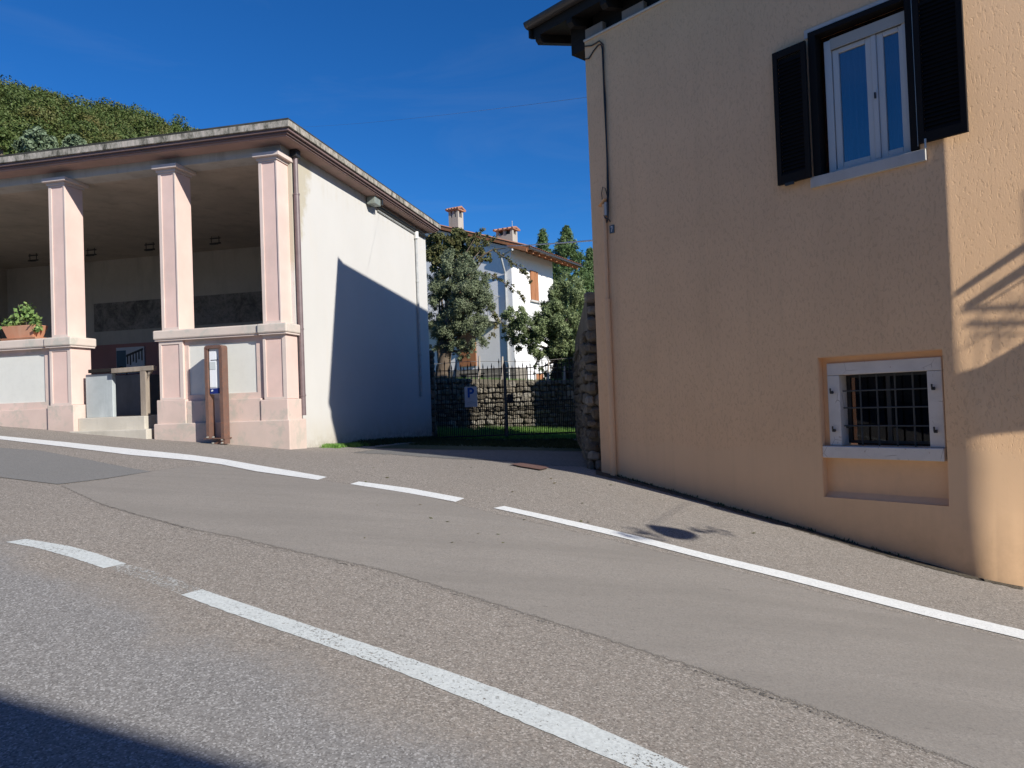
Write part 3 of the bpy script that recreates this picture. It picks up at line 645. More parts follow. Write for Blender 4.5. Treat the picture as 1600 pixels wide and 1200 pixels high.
# bus stop timetable stand
bs = pthing('bus_stop_stand', 'slim rust brown timetable stand in front of the pink parapet', 'bus stop sign', -1.11, -.20, -.535)
def ubow(w, h, z0, t_, y0, y1, r_):
    """inverted U of flat steel with rounded shoulders"""
    pts = [(-w, z0), (-w, h-r_)] + [(-w+r_-r_*math.cos(a), h-r_+r_*math.sin(a)) for a in (R(30), R(60), R(90))] + [(w-r_+r_*math.sin(a), h-r_+r_*math.cos(a)) for a in (0, R(30), R(60), R(90))] + [(w, z0)]
    inn = [(x*(1-t_/w), z if z == z0 else z - t_*(1 if z > h-r_ else 0)) for x, z in pts]
    mb_ = MB(); k = len(pts)
    for i in range(k-1):
        q = [(pts[i][0], y0, pts[i][1]), (pts[i+1][0], y0, pts[i+1][1]), (inn[i+1][0], y0, inn[i+1][1]), (inn[i][0], y0, inn[i][1])]
        mb_.prism(q, (0, y1-y0, 0))
    return mb_
ubow(.158, 1.585, .10, .052, -.06, .10, .045).build('frame', M['corten'], bs)
cs_ = box('timetable_case', M['signwhite'], bs, -.092, .088, -.02, .04, .80, 1.53)
box('timetable', M['paper'], cs_, -.088, .030, -.027, -.021, .915, 1.49)
box('timetable_head', M['paper2'], cs_, -.084, .026, -.033, -.028, 1.20, 1.32)
box('timetable_strip', M['dark_metal'], cs_, -.06, .07, -.034, -.029, 1.345, 1.353)
box('blue_band', M['blue'], cs_, -.090, .086, -.030, -.021, .81, .895)
mb = MB(); mb.tube([(-.055, -.035, .855), (-.055, -.0305, .855)], .013, 12); mb.box(-.06, -.035, -.035, -.0305, .848, .872); mb.build('white_emblem', M['paper'], cs_)
MB().box(-.19, .175, -.09, .13, .085, .10).build('foot_plate', M['corten'], bs)
mb = MB(); mb.box(.07, .17, -.05, .08, 0.0, .085); mb.prism([(-.06, -.04, 0.), (.07, -.04, 0.), (.07, -.04, .08)], (0, .10, 0)); mb.build('base_bracket', M['corten'], bs)
for x, z in ((-.125, .115), (-.02, .115), (.135, .07), (.135, .02), (-.03, .02)):
    MB().tube([(x, -.098, z), (x, -.06, z)], .012, 8).build('bolt', M['boltsteel'], bs)

# ------------------------------------------------------------------ ochre house on the right
hz = math.atan2(-W[1], -W[0])
hou = thing('ochre_house', 'ochre rendered house with a dark overhanging roof at the right of the road', 'house', HF, hz)
KX, TH = 4.39, R(22)
def radius(z): return .03 + .75*(1-float(sm(np.array(z), -.9, 1.2)))
KX0 = KX
def wallpt(s_, z, d=0.):
    r_ = radius(z); m_ = r_*math.tan(TH/2)
    KX = KX0 + .15*(1-float(sm(np.array(z), -1.0, .5)))       # the corner wanders out towards its foot
    wob = .006*math.sin(s_*2.1+z*1.3) if s_ > .3 else 0
    if s_ < KX-m_: x, y, nx_, ny_ = s_, 0, 0, -1
    elif s_ > KX+m_: x, y = KX+(s_-KX)*math.cos(TH), (s_-KX)*math.sin(TH); nx_, ny_ = math.sin(TH), -math.cos(TH)
    else:
        t = (s_-KX+m_)/(2*m_); P0 = (KX-m_, 0); P1 = (KX, 0); P2 = (KX+m_*math.cos(TH), m_*math.sin(TH))
        x = (1-t)**2*P0[0]+2*t*(1-t)*P1[0]+t*t*P2[0]; y = (1-t)**2*P0[1]+2*t*(1-t)*P1[1]+t*t*P2[1]; nx_, ny_ = 0, -1
    bl = .09*math.exp(-((s_-KX)/.42)**2)*(1-float(sm(np.array(z), -1.75, -.75)))      # swollen foot of the corner
    return (x+nx_*bl, y+ny_*bl, z)
ss = sorted(set([-.08, 3.055, 4.285, 3.12, 4.175] + [round(v, 3) for v in np.arange(.3, 4.1, .3)] + [round(v, 3) for v in np.arange(4.12, 4.72, .02)] + [4.8, 5, 5.5, 6, 7, 8, 10]))
zs = sorted(set([-3.6, -1.165, .333, 2.27, 3.83, 4.99] + [round(v, 3) for v in np.arange(-2.6, 4.9, .2)]))
holes = [(3.12, 4.175, 2.27, 3.83), (3.055, 4.285, -1.165, .333)]
mb = MB(); idx = {}
for i, s_ in enumerate(ss):
    for j, z in enumerate(zs): idx[i, j] = len(mb.v); mb.v.append(wallpt(s_, z))
for i in range(len(ss)-1):
    for j in range(len(zs)-1):
        cx, cz = (ss[i]+ss[i+1])/2, (zs[j]+zs[j+1])/2
        if any(h[0] < cx < h[1] and h[2] < cz < h[3] for h in holes): continue
        mb.f.append((idx[i,j], idx[i+1,j], idx[i+1,j+1], idx[i,j+1]))
# reveals of the openings
for (x0, x1, z0, z1), dp_ in zip(holes, (.24, .10)):
    P = [(x0, z0), (x1, z0), (x1, z1), (x0, z1)]
    for k in range(4):
        a, b = P[k], P[(k+1) % 4]; n = len(mb.v); mb.v += [(a[0], 0, a[1]), (b[0], 0, b[1]), (b[0], dp_, b[1]), (a[0], dp_, a[1])]; mb.f.append((n, n+1, n+2, n+3))
wall = mb.build('street_wall', M['stucco'], hou, fix=False)
for p_ in wall.data.polygons: p_.use_smooth = True
wall.data.set_sharp_from_angle(angle=R(30)) if hasattr(wall.data, 'set_sharp_from_angle') else None
# recess back round the cellar window and smooth surround
mb = MB(); mb.box(3.055, 3.12, .1, .2, -1.165, .333); mb.box(4.25, 4.285, .1, .2, -1.165, .333); mb.box(3.12, 4.25, .1, .2, .262, .333); mb.box(3.12, 4.25, .1, .2, -1.165, -.62)
mb.build('recess_back', M['stucco_plain'], hou)
mb = MB(); mb.box(3.0555, 3.063, .004, .1, -1.165, .333); mb.box(3.0555, 4.284, .004, .1, .325, .3325); mb.build('recess_lining', M['stucco_plain'], hou)
MB().prism([(3.0555, .0, -1.20), (3.0555, .1, -1.165), (3.0555, .1, -1.11), ], (1.229, 0, 0)).build('recess_ledge', M['stucco_plain'], hou)
# far gable wall and hidden walls
D_ = 7.7
MB().prism([(-.08, .001, -2.5), (-.08, D_, -2.5), (-.08, D_, 7.4), (-.08, .32, 5.37), (-.08, .32, 4.988), (-.08, .001, 4.988)], (.3, 0, 0)).build('gable_wall', M['stucco_plain'], hou)
MB().box(-.08, 9, D_, D_+.3, -3.6, 7.4).build('rear_wall', M['stucco_plain'], hou)
# roof: underside slope .275
sl = .275; zu = 5.312
def roofz(y): return zu + sl*y
yr = 7.7
rf = MB()
prof = [(-.25, roofz(-.25)), (yr, roofz(yr)), (D_+.45, roofz(yr)-.12)]
poly = [(-.84, y, z) for y, z in prof] + [(-.84, y, z+.14) for y, z in prof[::-1]]
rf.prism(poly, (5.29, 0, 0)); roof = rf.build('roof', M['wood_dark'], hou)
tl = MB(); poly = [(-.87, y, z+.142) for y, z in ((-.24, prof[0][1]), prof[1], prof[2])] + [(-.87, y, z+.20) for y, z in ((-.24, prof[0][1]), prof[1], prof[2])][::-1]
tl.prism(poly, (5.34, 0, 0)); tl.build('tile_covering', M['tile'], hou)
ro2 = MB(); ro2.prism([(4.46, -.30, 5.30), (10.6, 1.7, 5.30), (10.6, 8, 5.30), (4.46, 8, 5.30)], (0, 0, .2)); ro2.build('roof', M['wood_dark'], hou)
bb = MB(); bb.prism([(-.89, -.244, 5.245), (-.89, -.30, 5.245), (-.89, -.30, 5.42), (-.89, yr, roofz(yr)+.17), (-.89, yr, roofz(yr)-.0)], (.035, 0, 0)); bb.build('barge_board', M['wood_dark'], hou)
# half round gutter with end plate
gt = MB(); rr_ = .085; cy_, cz_ = -.30, 5.45
sec = [(cy_-rr_*math.cos(t), cz_-rr_*math.sin(t)) for t in np.linspace(0, math.pi, 10)]
rows = [[(-.90, y, z), (4.34, y, z)] for y, z in sec]; gt.grid(rows)
rows = [[(-.90, y*.93+cy_*.07, z+.006), (4.34, y*.93+cy_*.07, z+.006)] for y, z in sec]; gt.grid(rows)
gt.prism([(-.905, y, z) for y, z in sec], (.01, 0, 0)); gt.build('gutter', M['gutter'], hou)
box('eave_infill', M['infill'], hou, -.075, .24, .015, .30, 4.992, 5.14)
# rafters and pale infill blocks at the wall head
for k, x in enumerate(np.arange(-.80, 4.5, .62)):
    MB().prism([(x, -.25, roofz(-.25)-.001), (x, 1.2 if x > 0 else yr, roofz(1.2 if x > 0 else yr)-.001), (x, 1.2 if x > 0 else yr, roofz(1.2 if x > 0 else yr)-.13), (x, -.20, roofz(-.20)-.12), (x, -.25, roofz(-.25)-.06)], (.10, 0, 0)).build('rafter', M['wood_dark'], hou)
    if x > -.1:
        box('eave_infill', M['infill'], hou, x+.14, x+.50, .02, .20, 4.992, 5.13)
MB().box(-.0, 4.5, .10, .3, 4.9905, roofz(.1)-.002).build('wall_plate', M['wood_dark'], hou)
MB().box(-.38, -.081, .05, .36, 4.90, 5.33).build('purlin', M['wood_dark'], hou)
MB().box(-.38, -.081, 3.55, 3.85, 5.85, 6.25).build('purlin', M['wood_dark'], hou)
mb = MB(); mb.tube([wallpt(x, 4.985, 0)[:1] + (-.012, 4.975) for x in (-.08, 1.2, 2.4, 3.6, 4.36)], .018, 6); mb.build('wall_head_bead', M['sillstone'], hou)

# upper window
uw = MB(); uw.box(3.12, 3.27, .02, .20, 2.27, 3.83)
fr = MB()   # dark outer shutter frame lining the opening
fr.box(3.121, 3.20, -.02, .12, 2.281, 3.775); fr.box(4.10, 4.174, -.02, .12, 2.281, 3.775); fr.box(3.121, 4.174, -.02, .12, 3.7755, 3.829)
fo = fr.build('shutter_frame', M['shutter'], hou)
wd = MB(); wd.box(3.255, 3.33, .06, .15, 2.284, 3.70); wd.box(4.04, 4.098, .06, .15, 2.284, 3.70); wd.box(3.33, 4.04, .06, .15, 3.60, 3.70); wd.box(3.33, 4.04, .06, .15, 2.284, 2.315)
wo_ = wd.build('window', M['frame_white'], hou, .004)
box('roller_box', M['roller'], wo_, 3.33, 4.098, .045, .059, 3.585, 3.70)
for x0, x1, hinge in ((3.335, 3.735, 0), (3.79, 4.06, 1)):
    f = MB(); a = .065; z0, z1 = 2.316, 3.585
    f.box(x0, x0+a, .075, .12, z0, z1); f.box(x1-a*.9, x1, .075, .12, z0, z1); f.box(x0+a, x1-a*.9, .075, .12, z1-.05, z1); f.box(x0+a, x1-a*.9, .075, .12, z0, z0+.055)
    f.build('sash', M['frame_white'], wo_, .006)
    box('pane', M['glass'], wo_, x0+a, x1-a*.9, .095, .099, z0+.055, z1-.05)
box('sash', M['frame_white'], wo_, 3.736, 3.789, .062, .11, 2.316, 3.585, .008)
box('window_handle', M['dark_metal'], wo_, 3.755, 3.768, .045, .062, 2.93, 2.99)
cu = MB(); rows = []
for i in range(60):
    x = 3.38+.70*i/59; rows.append([(x, .15+.018*math.sin(i*1.25)+.008*math.sin(i*.5), z) for z in (2.3, 3.6)])
cu.grid(rows).build('curtain', M['curtain'], hou, fix=False)
box('room_back', M['room'], hou, 2.9, 4.3, .6, .65, 1.9, 4.1)
box('sill', M['sillstone'], hou, 3.085, 4.235, -.035, .26, 2.155, 2.268, .005)
mb = MB(); mb.box(3.08, 4.22, -.012, .0, 3.83, 3.872); mb.box(3.08, 3.118, -.012, 0, 3.78, 3.829); mb.build('lintel_trim', M['sillstone'], hou)
def leaf(x0, x1, z0, z1, name, ang=0., hx=None):
    rt = bpy.data.objects.new(name, None)
    f = MB(); w_ = x1-x0; a = .055
    f.box(0, a, 0, .035, 0, z1-z0); f.box(w_-a, w_, 0, .035, 0, z1-z0); f.box(a, w_-a, 0, .035, z1-z0-.08, z1-z0); f.box(a, w_-a, 0, .035, 0, .10)
    o = f.build(name, M['shutter'], hou, .003)
    o.location = (x0, -.062, z0); o.rotation_euler = (0, 0, ang)
    bpy.data.objects.remove(rt)
    box('shutter_back', M['shutter'], o, a+.0005, w_-a-.0005, .0352, .040, .1, z1-z0-.08)
    sm_ = None; n = int((z1-z0-.20)/.042)
    for k in range(n):
        z = .105+.042*k
        if sm_ is None:
            q = MB(); q.prism([(a+.001, .004, 0), (a+.001, .009, .0), (a+.001, .033, .034), (a+.001, .028, .036)], (w_-2*a-.002, 0, 0)); s0 = q.build('louvre', M['shutter'], o); sm_ = s0; s0.location = (0, 0, z)
        else:
            s1 = sm_.copy(); C.objects.link(s1); s1.parent = o; s1.location = (0, 0, z)
    return o
lf = leaf(2.725, 3.112, 2.262, 3.74, 'shutter'); lf.rotation_euler = (0, 0, R(-2))
rt_ = leaf(4.185, 4.612, 2.318, 3.80, 'shutter')
rt_.rotation_euler = (0, 0, 0)
box('shutter_latch', M['boltsteel'], rt_, .06, .075, -.02, 0, -.06, .03)
box('shutter_latch', M['dark_metal'], lf, .10, .2, -.02, 0, -.03, .0)
MB().tube([(4.178, -.05, 2.3), (4.178, -.05, 3.8)], .003, 5).build('shutter_gap', M['boltsteel'], fo)

# cellar window: stone surround and grille
sw = MB(); y0, y1 = .07, .30
for nm, q in (('lintel_stone', (3.12, 4.25, .132, .262)), ('jamb_stone', (3.12, 3.25, -.619, .130)), ('jamb_stone', (4.113, 4.25, -.619, .130)), ('sill_stone', (3.06, 4.255, -.745, -.621))):
    yy = y0 if nm != 'sill_stone' else .012
    box(nm, M['whitestone'], hou, q[0], q[1], yy, y1, q[2], q[3], .008)
cw = MB(); cw.box(3.25, 4.113, .24, .28, -.60, -.57); cw.box(3.25, 4.113, .24, .28, .10, .13); cw.box(3.25, 3.29, .24, .28, -.57, .10); cw.box(4.07, 4.113, .24, .28, -.57, .10); cw.box(3.66, 3.70, .24, .28, -.57, .10)
cwo = cw.build('cellar_window', M['dark_metal'], hou)
box('pane', M['glass_dusty'], cwo, 3.29, 3.66, .255, .259, -.57, .10); box('pane', M['glass_dusty'], cwo, 3.70, 4.07, .255, .259, -.57, .10)
box('cellar_back', M['room'], hou, 3.1, 4.3, .8, .85, -.9, .4)
gr_ = MB(); gro = None
g0 = MB().tube([(3.43, .16, -.619), (3.43, .16, .131)], .0085, 6).build('grille_bar', M['iron'], hou)
for x in (3.60, 3.78, 3.95):
    MB().tube([(x, .16, -.619), (x, .16, .131)], .0085, 6).build('grille_bar', M['iron'], hou)
for z in (-.41, -.22, -.04): MB().tube([(3.25, .148, z), (4.113, .148, z)], .0085, 6).build('grille_bar', M['iron'], hou)
for x, z in ((3.176, -.035), (4.175, -.028), (3.183, -.44), (4.178, -.443)):
    mb = MB(); mb.tube([(x, .07, z-.015), (x, .03, z-.015)], .012, 7); mb.tube([(x-.008, .034, z-.02), (x-.008, .03, z+.03)], .008, 6); mb.box(x-.012, x+.018, .03, .045, z-.03, z+.002); mb.build('shutter_pintle', M['dark_metal'], hou)
MB().tube([(3.25, .20, -.425), (3.31, .20, -.425)], .014, 7).build('shutter_pintle', M['dark_metal'], hou)

# downpipe, cables, junction, number plate
pp = MB(); pp.tube([(.165, -.035, -1.2), (.165, -.035, 1.30), (.165, -.032, 1.32)], .045, 12); ppo = pp.build('cable_duct', M['stucco_plain'], hou)
MB().tube([(.165, -.03, 1.30), (.18, -.03, 2.62)], .030, 10).build('cable_duct', M['stucco_plain'], hou)
for z in (1.30, .55, -.38): MB().tube([(.165, -.035, z-.02), (.165, -.035, z+.02)], .050, 12).build('duct_clip', M['stucco_plain'], hou)
cb = MB()
cb.tube([(-.07, -.012, 4.72), (.0, -.015, 4.70), (.09, -.012, 4.78), (.17, -.012, 4.82), (.225, -.014, 4.82), (.245, -.014, 4.74), (.245, -.014, 4.0), (.25, -.014, 3.2), (.235, -.018, 2.7), (.20, -.03, 2.45), (.22, -.03, 2.36)], .009, 6)
cb.tube([(-.07, -.012, 4.90), (.06, -.014, 4.86), (.20, -.016, 4.87), (.265, -.018, 4.80), (.27, -.018, 4.0), (.262, -.018, 3.2), (.27, -.025, 2.8), (.25, -.04, 2.42), (.235, -.04, 2.37)], .009, 6)
cb.tube([(.15, -.02, 2.60), (.145, -.03, 2.78), (.17, -.03, 2.86), (.215, -.03, 2.83), (.24, -.02, 2.7), (.245, -.02, 2.5)], .006, 6)
cb.tube([(.19, -.03, 2.60), (.17, -.05, 2.50), (.21, -.05, 2.42), (.255, -.04, 2.40), (.275, -.02, 2.36)], .008, 6)
cb.build('wall_cables', M['dark_metal'], hou)
mb = MB(); mb.prism([(.11, -.08, 2.60), (.23, -.08, 2.68), (.23, -.08, 2.695), (.11, -.08, 2.615)], (0, .08, 0)); mb.build('cable_hood', M['stucco_plain'], hou)
mb = MB(); mb.box(.20, .235, -.05, 0, 2.46, 2.64); mb.build('junction_box', M['greypipe'], hou)
npl = box('number_plate', M['enamel'], hou, .245, .325, -.014, -.001, 2.205, 2.315, .003)
mb = MB(); mb.box(.27, .302, -.017, -.0145, 2.285, 2.298); mb.prism([(.292, -.017, 2.285), (.302, -.017, 2.285), (.286, -.017, 2.225), (.276, -.017, 2.225)], (0, .0025, 0)); mb.build('house_digit', M['signwhite'], npl)

# ------------------------------------------------------------------ rubble stone pieces
stone_meshes = []
import bmesh
for k in range(7):
    bm = bmesh.new(); bmesh.ops.create_cube(bm, size=1.0)
    bmesh.ops.bevel(bm, geom=list(bm.edges), offset=.22, segments=1, affect='EDGES')
    for v in bm.verts: v.co += Vector((random.uniform(-.10, .10), random.uniform(-.08, .08), random.uniform(-.10, .10)))
    bmesh.ops.triangulate(bm, faces=bm.faces)
    me = bpy.data.meshes.new('stone'); bm.to_mesh(me); bm.free(); stone_meshes.append(me)
def stones(parent, origin, ux, uy, length, z0fn, z1fn, rowh, wmin, wmax, mats, depth=.16, seed=3, gap=.012, maxn=290):
    """stones in irregular courses on a face: origin + ux*t, uy = outward normal (all in the parent's own axes)"""
    g_ = random.Random(seed); z = None; n = 0; ux = np.array(ux, float); uy = np.array(uy, float); ang = math.atan2(ux[1], ux[0])
    zmin = min(z0fn(0), z0fn(length)); zmax = max(z1fn(0), z1fn(length)); z = zmin
    while z < zmax-.03:
        h = rowh*g_.uniform(.75, 1.3); t = -g_.random()*wmin*.6
        while t < length:
            w = g_.uniform(wmin, wmax); w = min(w, length-t)
            if w < wmin*.45: break
            tc_ = t+w/2; hh = h*g_.uniform(.82, 1.0)
            if z+hh*.6 > z0fn(tc_) and z+hh < z1fn(tc_)+.04 and n < maxn and tc_ > 0:
                me = stone_meshes[g_.randrange(7)]
                m_ = mats[g_.randrange(len(mats))]
                key = me.name+m_.name
                if key not in stones.cache:
                    me2 = me.copy(); me2.materials.clear(); me2.materials.append(m_); stones.cache[key] = me2
                o = bpy.data.objects.new('stone', stones.cache[key]); C.objects.link(o); o.parent = parent
                pos = np.array(origin, float)+ux*tc_+uy*(g_.uniform(-.02, .025)); o.location = (pos[0], pos[1], z+hh/2+g_.uniform(-.01, .01))
                o.rotation_euler = (g_.uniform(-.1, .1), g_.uniform(-.2, .2), ang+g_.uniform(-.1, .1)); o.scale = (w-gap, depth*g_.uniform(.8, 1.25), (hh-gap)*g_.uniform(.85, 1.15)); n += 1
            t += w
        z += h
    return n
stones.cache = {}

# lane side stone wall from the ochre house to the gate
e0 = np.array([1.035, 10.62, 0]); e1 = np.array([1.60, 19.35, 0]); dl = (e1-e0)/np.linalg.norm(e1-e0); LL = np.linalg.norm(e1-e0)
lw = thing('lane_wall', 'shaded rubble stone wall running back from the ochre house to the gate', 'stone wall', e0, math.atan2(dl[1], dl[0]))
MB().box(.06, LL, -.42, -.07, -1.6, 1.46).build('wall_core', M['mortar'], lw)
n1 = stones(lw, (.12, -.08, 0), (1, 0, 0), (0, 1, 0), LL-.15, lambda t: -1.15, lambda t: 1.5, .17, .22, .5, [M['stone']], .15, 5)
lw2 = stones(lw, (.05, -.36, 0), (0, 1, 0), (-1, 0, 0), .36, lambda t: -1.2, lambda t: 1.56, .15, .15, .28, [M['stone_pale'], M['stone']], .13, 9)

# gate in two leaves
gy0 = 19.5; gate_l = np.array([-2.04, gy0, -.93]); gate_r = np.array([1.60, gy0, -.95]); gm = -.19
def gate_leaf(name, x0, x1, label, lock):
    t = thing(name, label, 'gate', ((x0), gy0, -.95), 0, 'leaves of the spiked iron gate')
    L_ = x1-x0; n = int(round(L_/.0985)); bar = None; short = None
    for k in range(n+1):
        x = L_*k/n; tall = 1.86+.10*math.sin(math.pi*(x/L_))*0 + (.04 if k % 2 else -.02) + (.12 if k % 7 == 3 else 0)
        hx = 1.90+.10*((x/L_) if x0 < gm-.1 and False else 0)
        q = MB(); q.tube([(0, 0, .03), (0, 0, tall-.10)], .0125, 6); q.tube([(0, 0, tall-.13), (0, 0, tall-.07), (0, 0, tall+.03)], [.0125, .020, .001], 6)
        b = q.build('bar', M['gate_iron'], t); b.location = (x, random.uniform(-.006, .006), 0); b.rotation_euler = (random.uniform(-.008, .008), random.uniform(-.012, .012), 0)
        if k < n:
            if short is None: short = MB().tube([(0, 0, .03), (0, 0, .92)], .010, 6).build('short_bar', M['gate_iron'], t); s1 = short
            else: s1 = short.copy(); C.objects.link(s1); s1.parent = t
            s1.location = (x+L_/n/2, 0, 0)
    for z, r_ in ((.04, .02), (.72, .012), (.90, .012)): MB().tube([(0, .012, z), (L_, .012, z)], r_, 6).build('rail', M['gate_iron'], t)
    for z0, dz in ((1.58, .04), (1.76, .05)):
        s_ = 1 if x0 > gm-.1 else -1
        MB().tube([(L_*u, .012, z0+dz*(u*u*2 if s_ > 0 else .2)) for u in np.linspace(0, 1, 9)], .010, 6).build('rail', M['gate_iron'], t)
    if lock:
        MB().prism([(-.035, -.03, 0), (.045, -.03, 0), (.045, -.03, 1.84), (.005, -.03, 2.0), (-.035, -.03, 1.84)], (0, .06, 0)).build('meeting_stile', M['iron'], t)
        b = MB().box(.05, .20, -.045, .03, .86, 1.10).build('lock_box', M['gate_iron'], t, .02); MB().tube([(.12, -.045, 1.04), (.12, -.09, 1.04), (.26, -.09, 1.05)], .010, 6).build('handle', M['gate_iron'], b)
    return t
gate_leaf('gate_leaf', gate_l[0], gm-.045, 'left leaf of the spiked iron gate, carrying the parking sign', False)
gate_leaf('gate_leaf', gm, gate_r[0], 'right leaf of the spiked iron gate, with the lock and meeting stile', True)
pg = thing('parking_sign', 'small white sign with a blue letter P wired to the iron gate', 'sign', atdepth(736.5, 636, 19.45))
box('sign_plate', M['signwhite'], pg, -.165, .165, -.006, .006, 0, .53)
def pletter():
    mb_ = MB(); y = -.0085
    mb_.box(-.085, -.028, y, y+.002, .245, .50)
    c = (.0, .42); ro, ri = .082, .032; k = 14
    for i in range(k):
        t0, t1 = -math.pi/2+math.pi*i/k, -math.pi/2+math.pi*(i+1)/k
        q = [(c[0]+ro*math.cos(t0)*1.05, y, c[1]+ro*math.sin(t0)), (c[0]+ro*math.cos(t1)*1.05, y, c[1]+ro*math.sin(t1)), (c[0]+ri*math.cos(t1), y, c[1]+ri*math.sin(t1)), (c[0]+ri*math.cos(t0), y, c[1]+ri*math.sin(t0))]
        mb_.prism(q, (0, .002, 0))
    mb_.box(-.027, .0, y, y+.002, .42+ri, .502); mb_.box(-.027, .0, y, y+.002, .338, .42-ri)
    return mb_
pletter().build('letter', M['signblue'], pg)
mb = MB(); mb.box(-.075, -.02, -.0085, -.0065, .212, .226)
for k in range(9):
    x = -.10+.025*k; z = .10+.03*math.sin(k*.42); mb.box(x, x+.017, -.0085, -.0065, z, z+.012); mb.box(x, x+.014, -.0085, -.0065, z-.04, z-.03)
mb.build('small_print', M['villa_grey'], pg)
# left gate pier against the portico side wall
pr = thing('gate_pier', 'narrow dark rubble pier between the cream side wall and the gate', 'pier', (-2.09, 19.42, -.95))
MB().box(-.09, .07, -.12, .2, -.3, 2.30).build('pier_core', M['mortar'], pr)
stones(pr, (-.12, -.14, 0), (1, 0, 0), (0, -1, 0), .24, lambda t: -.1, lambda t: 2.35, .17, .12, .24, [M['stone']], .12, 21)

# ------------------------------------------------------------------ beyond the gate
rw = thing('retaining_wall', 'rubble retaining wall behind the gate, half in sun', 'stone wall', (-4.0, 23.5, 0))
MB().prism([(0, .10, -1.5), (9.5, .10, -1.5), (9.5, .10, .40), (4.0, .10, .62), (1.75, .10, .78), (0, .10, .84)], (0, .4, 0)).build('wall_core', M['mortar'], rw)
stones(rw, (1.2, .06, 0), (1, 0, 0), (0, -1, 0), 5.6, lambda t: -1.15, lambda t: .84-.05*t, .145, .14, .34, [M['stone'], M['stone'], M['stone_pale']], .17, 31, .012)
te = MB(); gxs = np.linspace(-14, 12, 27); gys = np.linspace(23.7, 62, 30)
te.grid([[(x, y, .60+.035*(y-23.7)*.3 + .05*math.sin(x*.7+y*.4) - .03*(x+2)*(1 if y < 26 else .4)) for y in gys] for x in gxs])
teo = te.build('garden_terrace', M['soil'], None, smooth=True, fix=False); teo['kind'] = 'structure'

def grass(name, label_kind, pts, n, h, seed, m=M['grass'], spread=.03):
    g_ = np.random.default_rng(seed); pts = np.array(pts, float); i = g_.integers(0, len(pts), n); P = pts[i] + np.c_[g_.normal(0, spread, n), g_.normal(0, spread, n), np.zeros(n)]
    hh = h*(.4+g_.random(n)); a = g_.random(n)*6.28; w = .006+.006*g_.random(n); lean = g_.normal(0, .35, (n, 2))*hh[:,None]
    V = np.empty((n, 3, 3)); V[:,0] = P - np.c_[np.cos(a)*w, np.sin(a)*w, np.zeros(n)]; V[:,1] = P + np.c_[np.cos(a)*w, np.sin(a)*w, np.zeros(n)]; V[:,2] = P + np.c_[lean, hh]
    me = bpy.data.meshes.new(name); me.vertices.add(3*n); me.vertices.foreach_set('co', V.ravel()); me.loops.add(3*n); me.loops.foreach_set('vertex_index', np.arange(3*n, dtype=np.int32))
    me.polygons.add(n); me.polygons.foreach_set('loop_start', np.arange(0, 3*n, 3, dtype=np.int32)); me.polygons.foreach_set('loop_total', np.full(n, 3, dtype=np.int32)); me.update(calc_edges=True); me.materials.append(m)
    o = bpy.data.objects.new(name, me); C.objects.link(o); o['kind'] = 'stuff'
    if label_kind: o['label'] = label_kind; o['category'] = 'grass'
    return o
def gpts(f, n, seed):
    g_ = np.random.default_rng(seed); P = np.array([f(g_.random(), g_.random(), g_) for _ in range(n)]); return np.c_[P, gz(P[:,0], P[:,1])]
# weeds along the foot of the side wall (sunlit clump first)
def wf(u, v, g_): q = PL(.05+.25*v*v, .9+u*1.9, 0); return q[:2]
grass('weeds', 'bright green weeds at the foot of the cream side wall', gpts(wf, 60, 1), 2600, .06, 2)
def wf2(u, v, g_): q = PL(.03+.35*v*v, 2.4+u*4.6, 0); return q[:2]
grass('verge_grass', 'shaded grass along the foot of the side wall towards the gate', gpts(wf2, 900, 3), 6000, .09, 4, M['shade_grass'])
def wf3(u, v, g_): x = -2.1+3.6*u; y = 15.0+4.3*v; return (x, y)
grass('lane_grass', 'dark shaded grass growing over the lane before the gate', gpts(wf3, 4000, 5), 15000, .05, 6, M['shade_grass'])
def wf4(u, v, g_): return (-2.6+6.2*u, 19.7+3.7*v)
grass('yard_grass', 'sunlit grass in the yard just behind the gate', gpts(wf4, 4000, 7), 30000, .14, 8)
def wf6(u, v, g_): return (-1.0+3.2*u, 22.0+1.35*v)
grass('yard_grass', 'strip of tall bright grass at the sunlit foot of the retaining wall', gpts(wf6, 1500, 17), 9000, .20, 18)
# dry leaves blown over the pavement
g2 = np.random.default_rng(5); lv = []
for _ in range(150):
    a_, b_ = g2.uniform(560, 1250), g2.uniform(722, 850); q_ = ghit(a_, b_)
    if g2.random() < .55 or b_ < 760: lv.append(q_ + np.array([0, 0, .006]))
lvs = leafcloud('fallen_leaves', M['autumn'], lv[:90], [.004]*90, 90, .022, .55, up=6., shell=.1, seed=8); tag(lvs, kind='stuff')
tg = rng.random((5000, 2)); tp = np.c_[-3.6+7*tg[:,0], 23.7+9*tg[:,1]**1.3, np.zeros(5000)]; tp[:,2] = .60+.035*(tp[:,1]-23.7)*.3 + .05*np.sin(tp[:,0]*.7+tp[:,1]*.4) - .03*(tp[:,0]+2)
grass('terrace_grass', 'green grass on the terrace above the retaining wall', tp, 26000, .14, 9)
# soil strip, the lane's shade put into its dark colour
sheet('shade_dark_lane', M['shade_grass'], [(676,690),(760,688),(905,689)], [(585,700),(700,703),(925,706)], .009, 40, 10, .015)
# small shoots against walls
def wf5(u, v, g_): q = HW(.2+3.9*u, -.015-.02*v, 0); return q[:2]
grass('wall_foot_weeds', 'tiny dark weeds in the joint at the foot of the ochre wall', gpts(wf5, 90, 12), 500, .025, 13, M['shade_grass'])
# drain cover
dc = sheet('rusty_cover', M['corten'], [(822,724.5),(840,727),(858,733)], [(797,727),(815,731),(845,736)], .02, 12, 3, kind='structure')
dc['kind'] = 'structure'

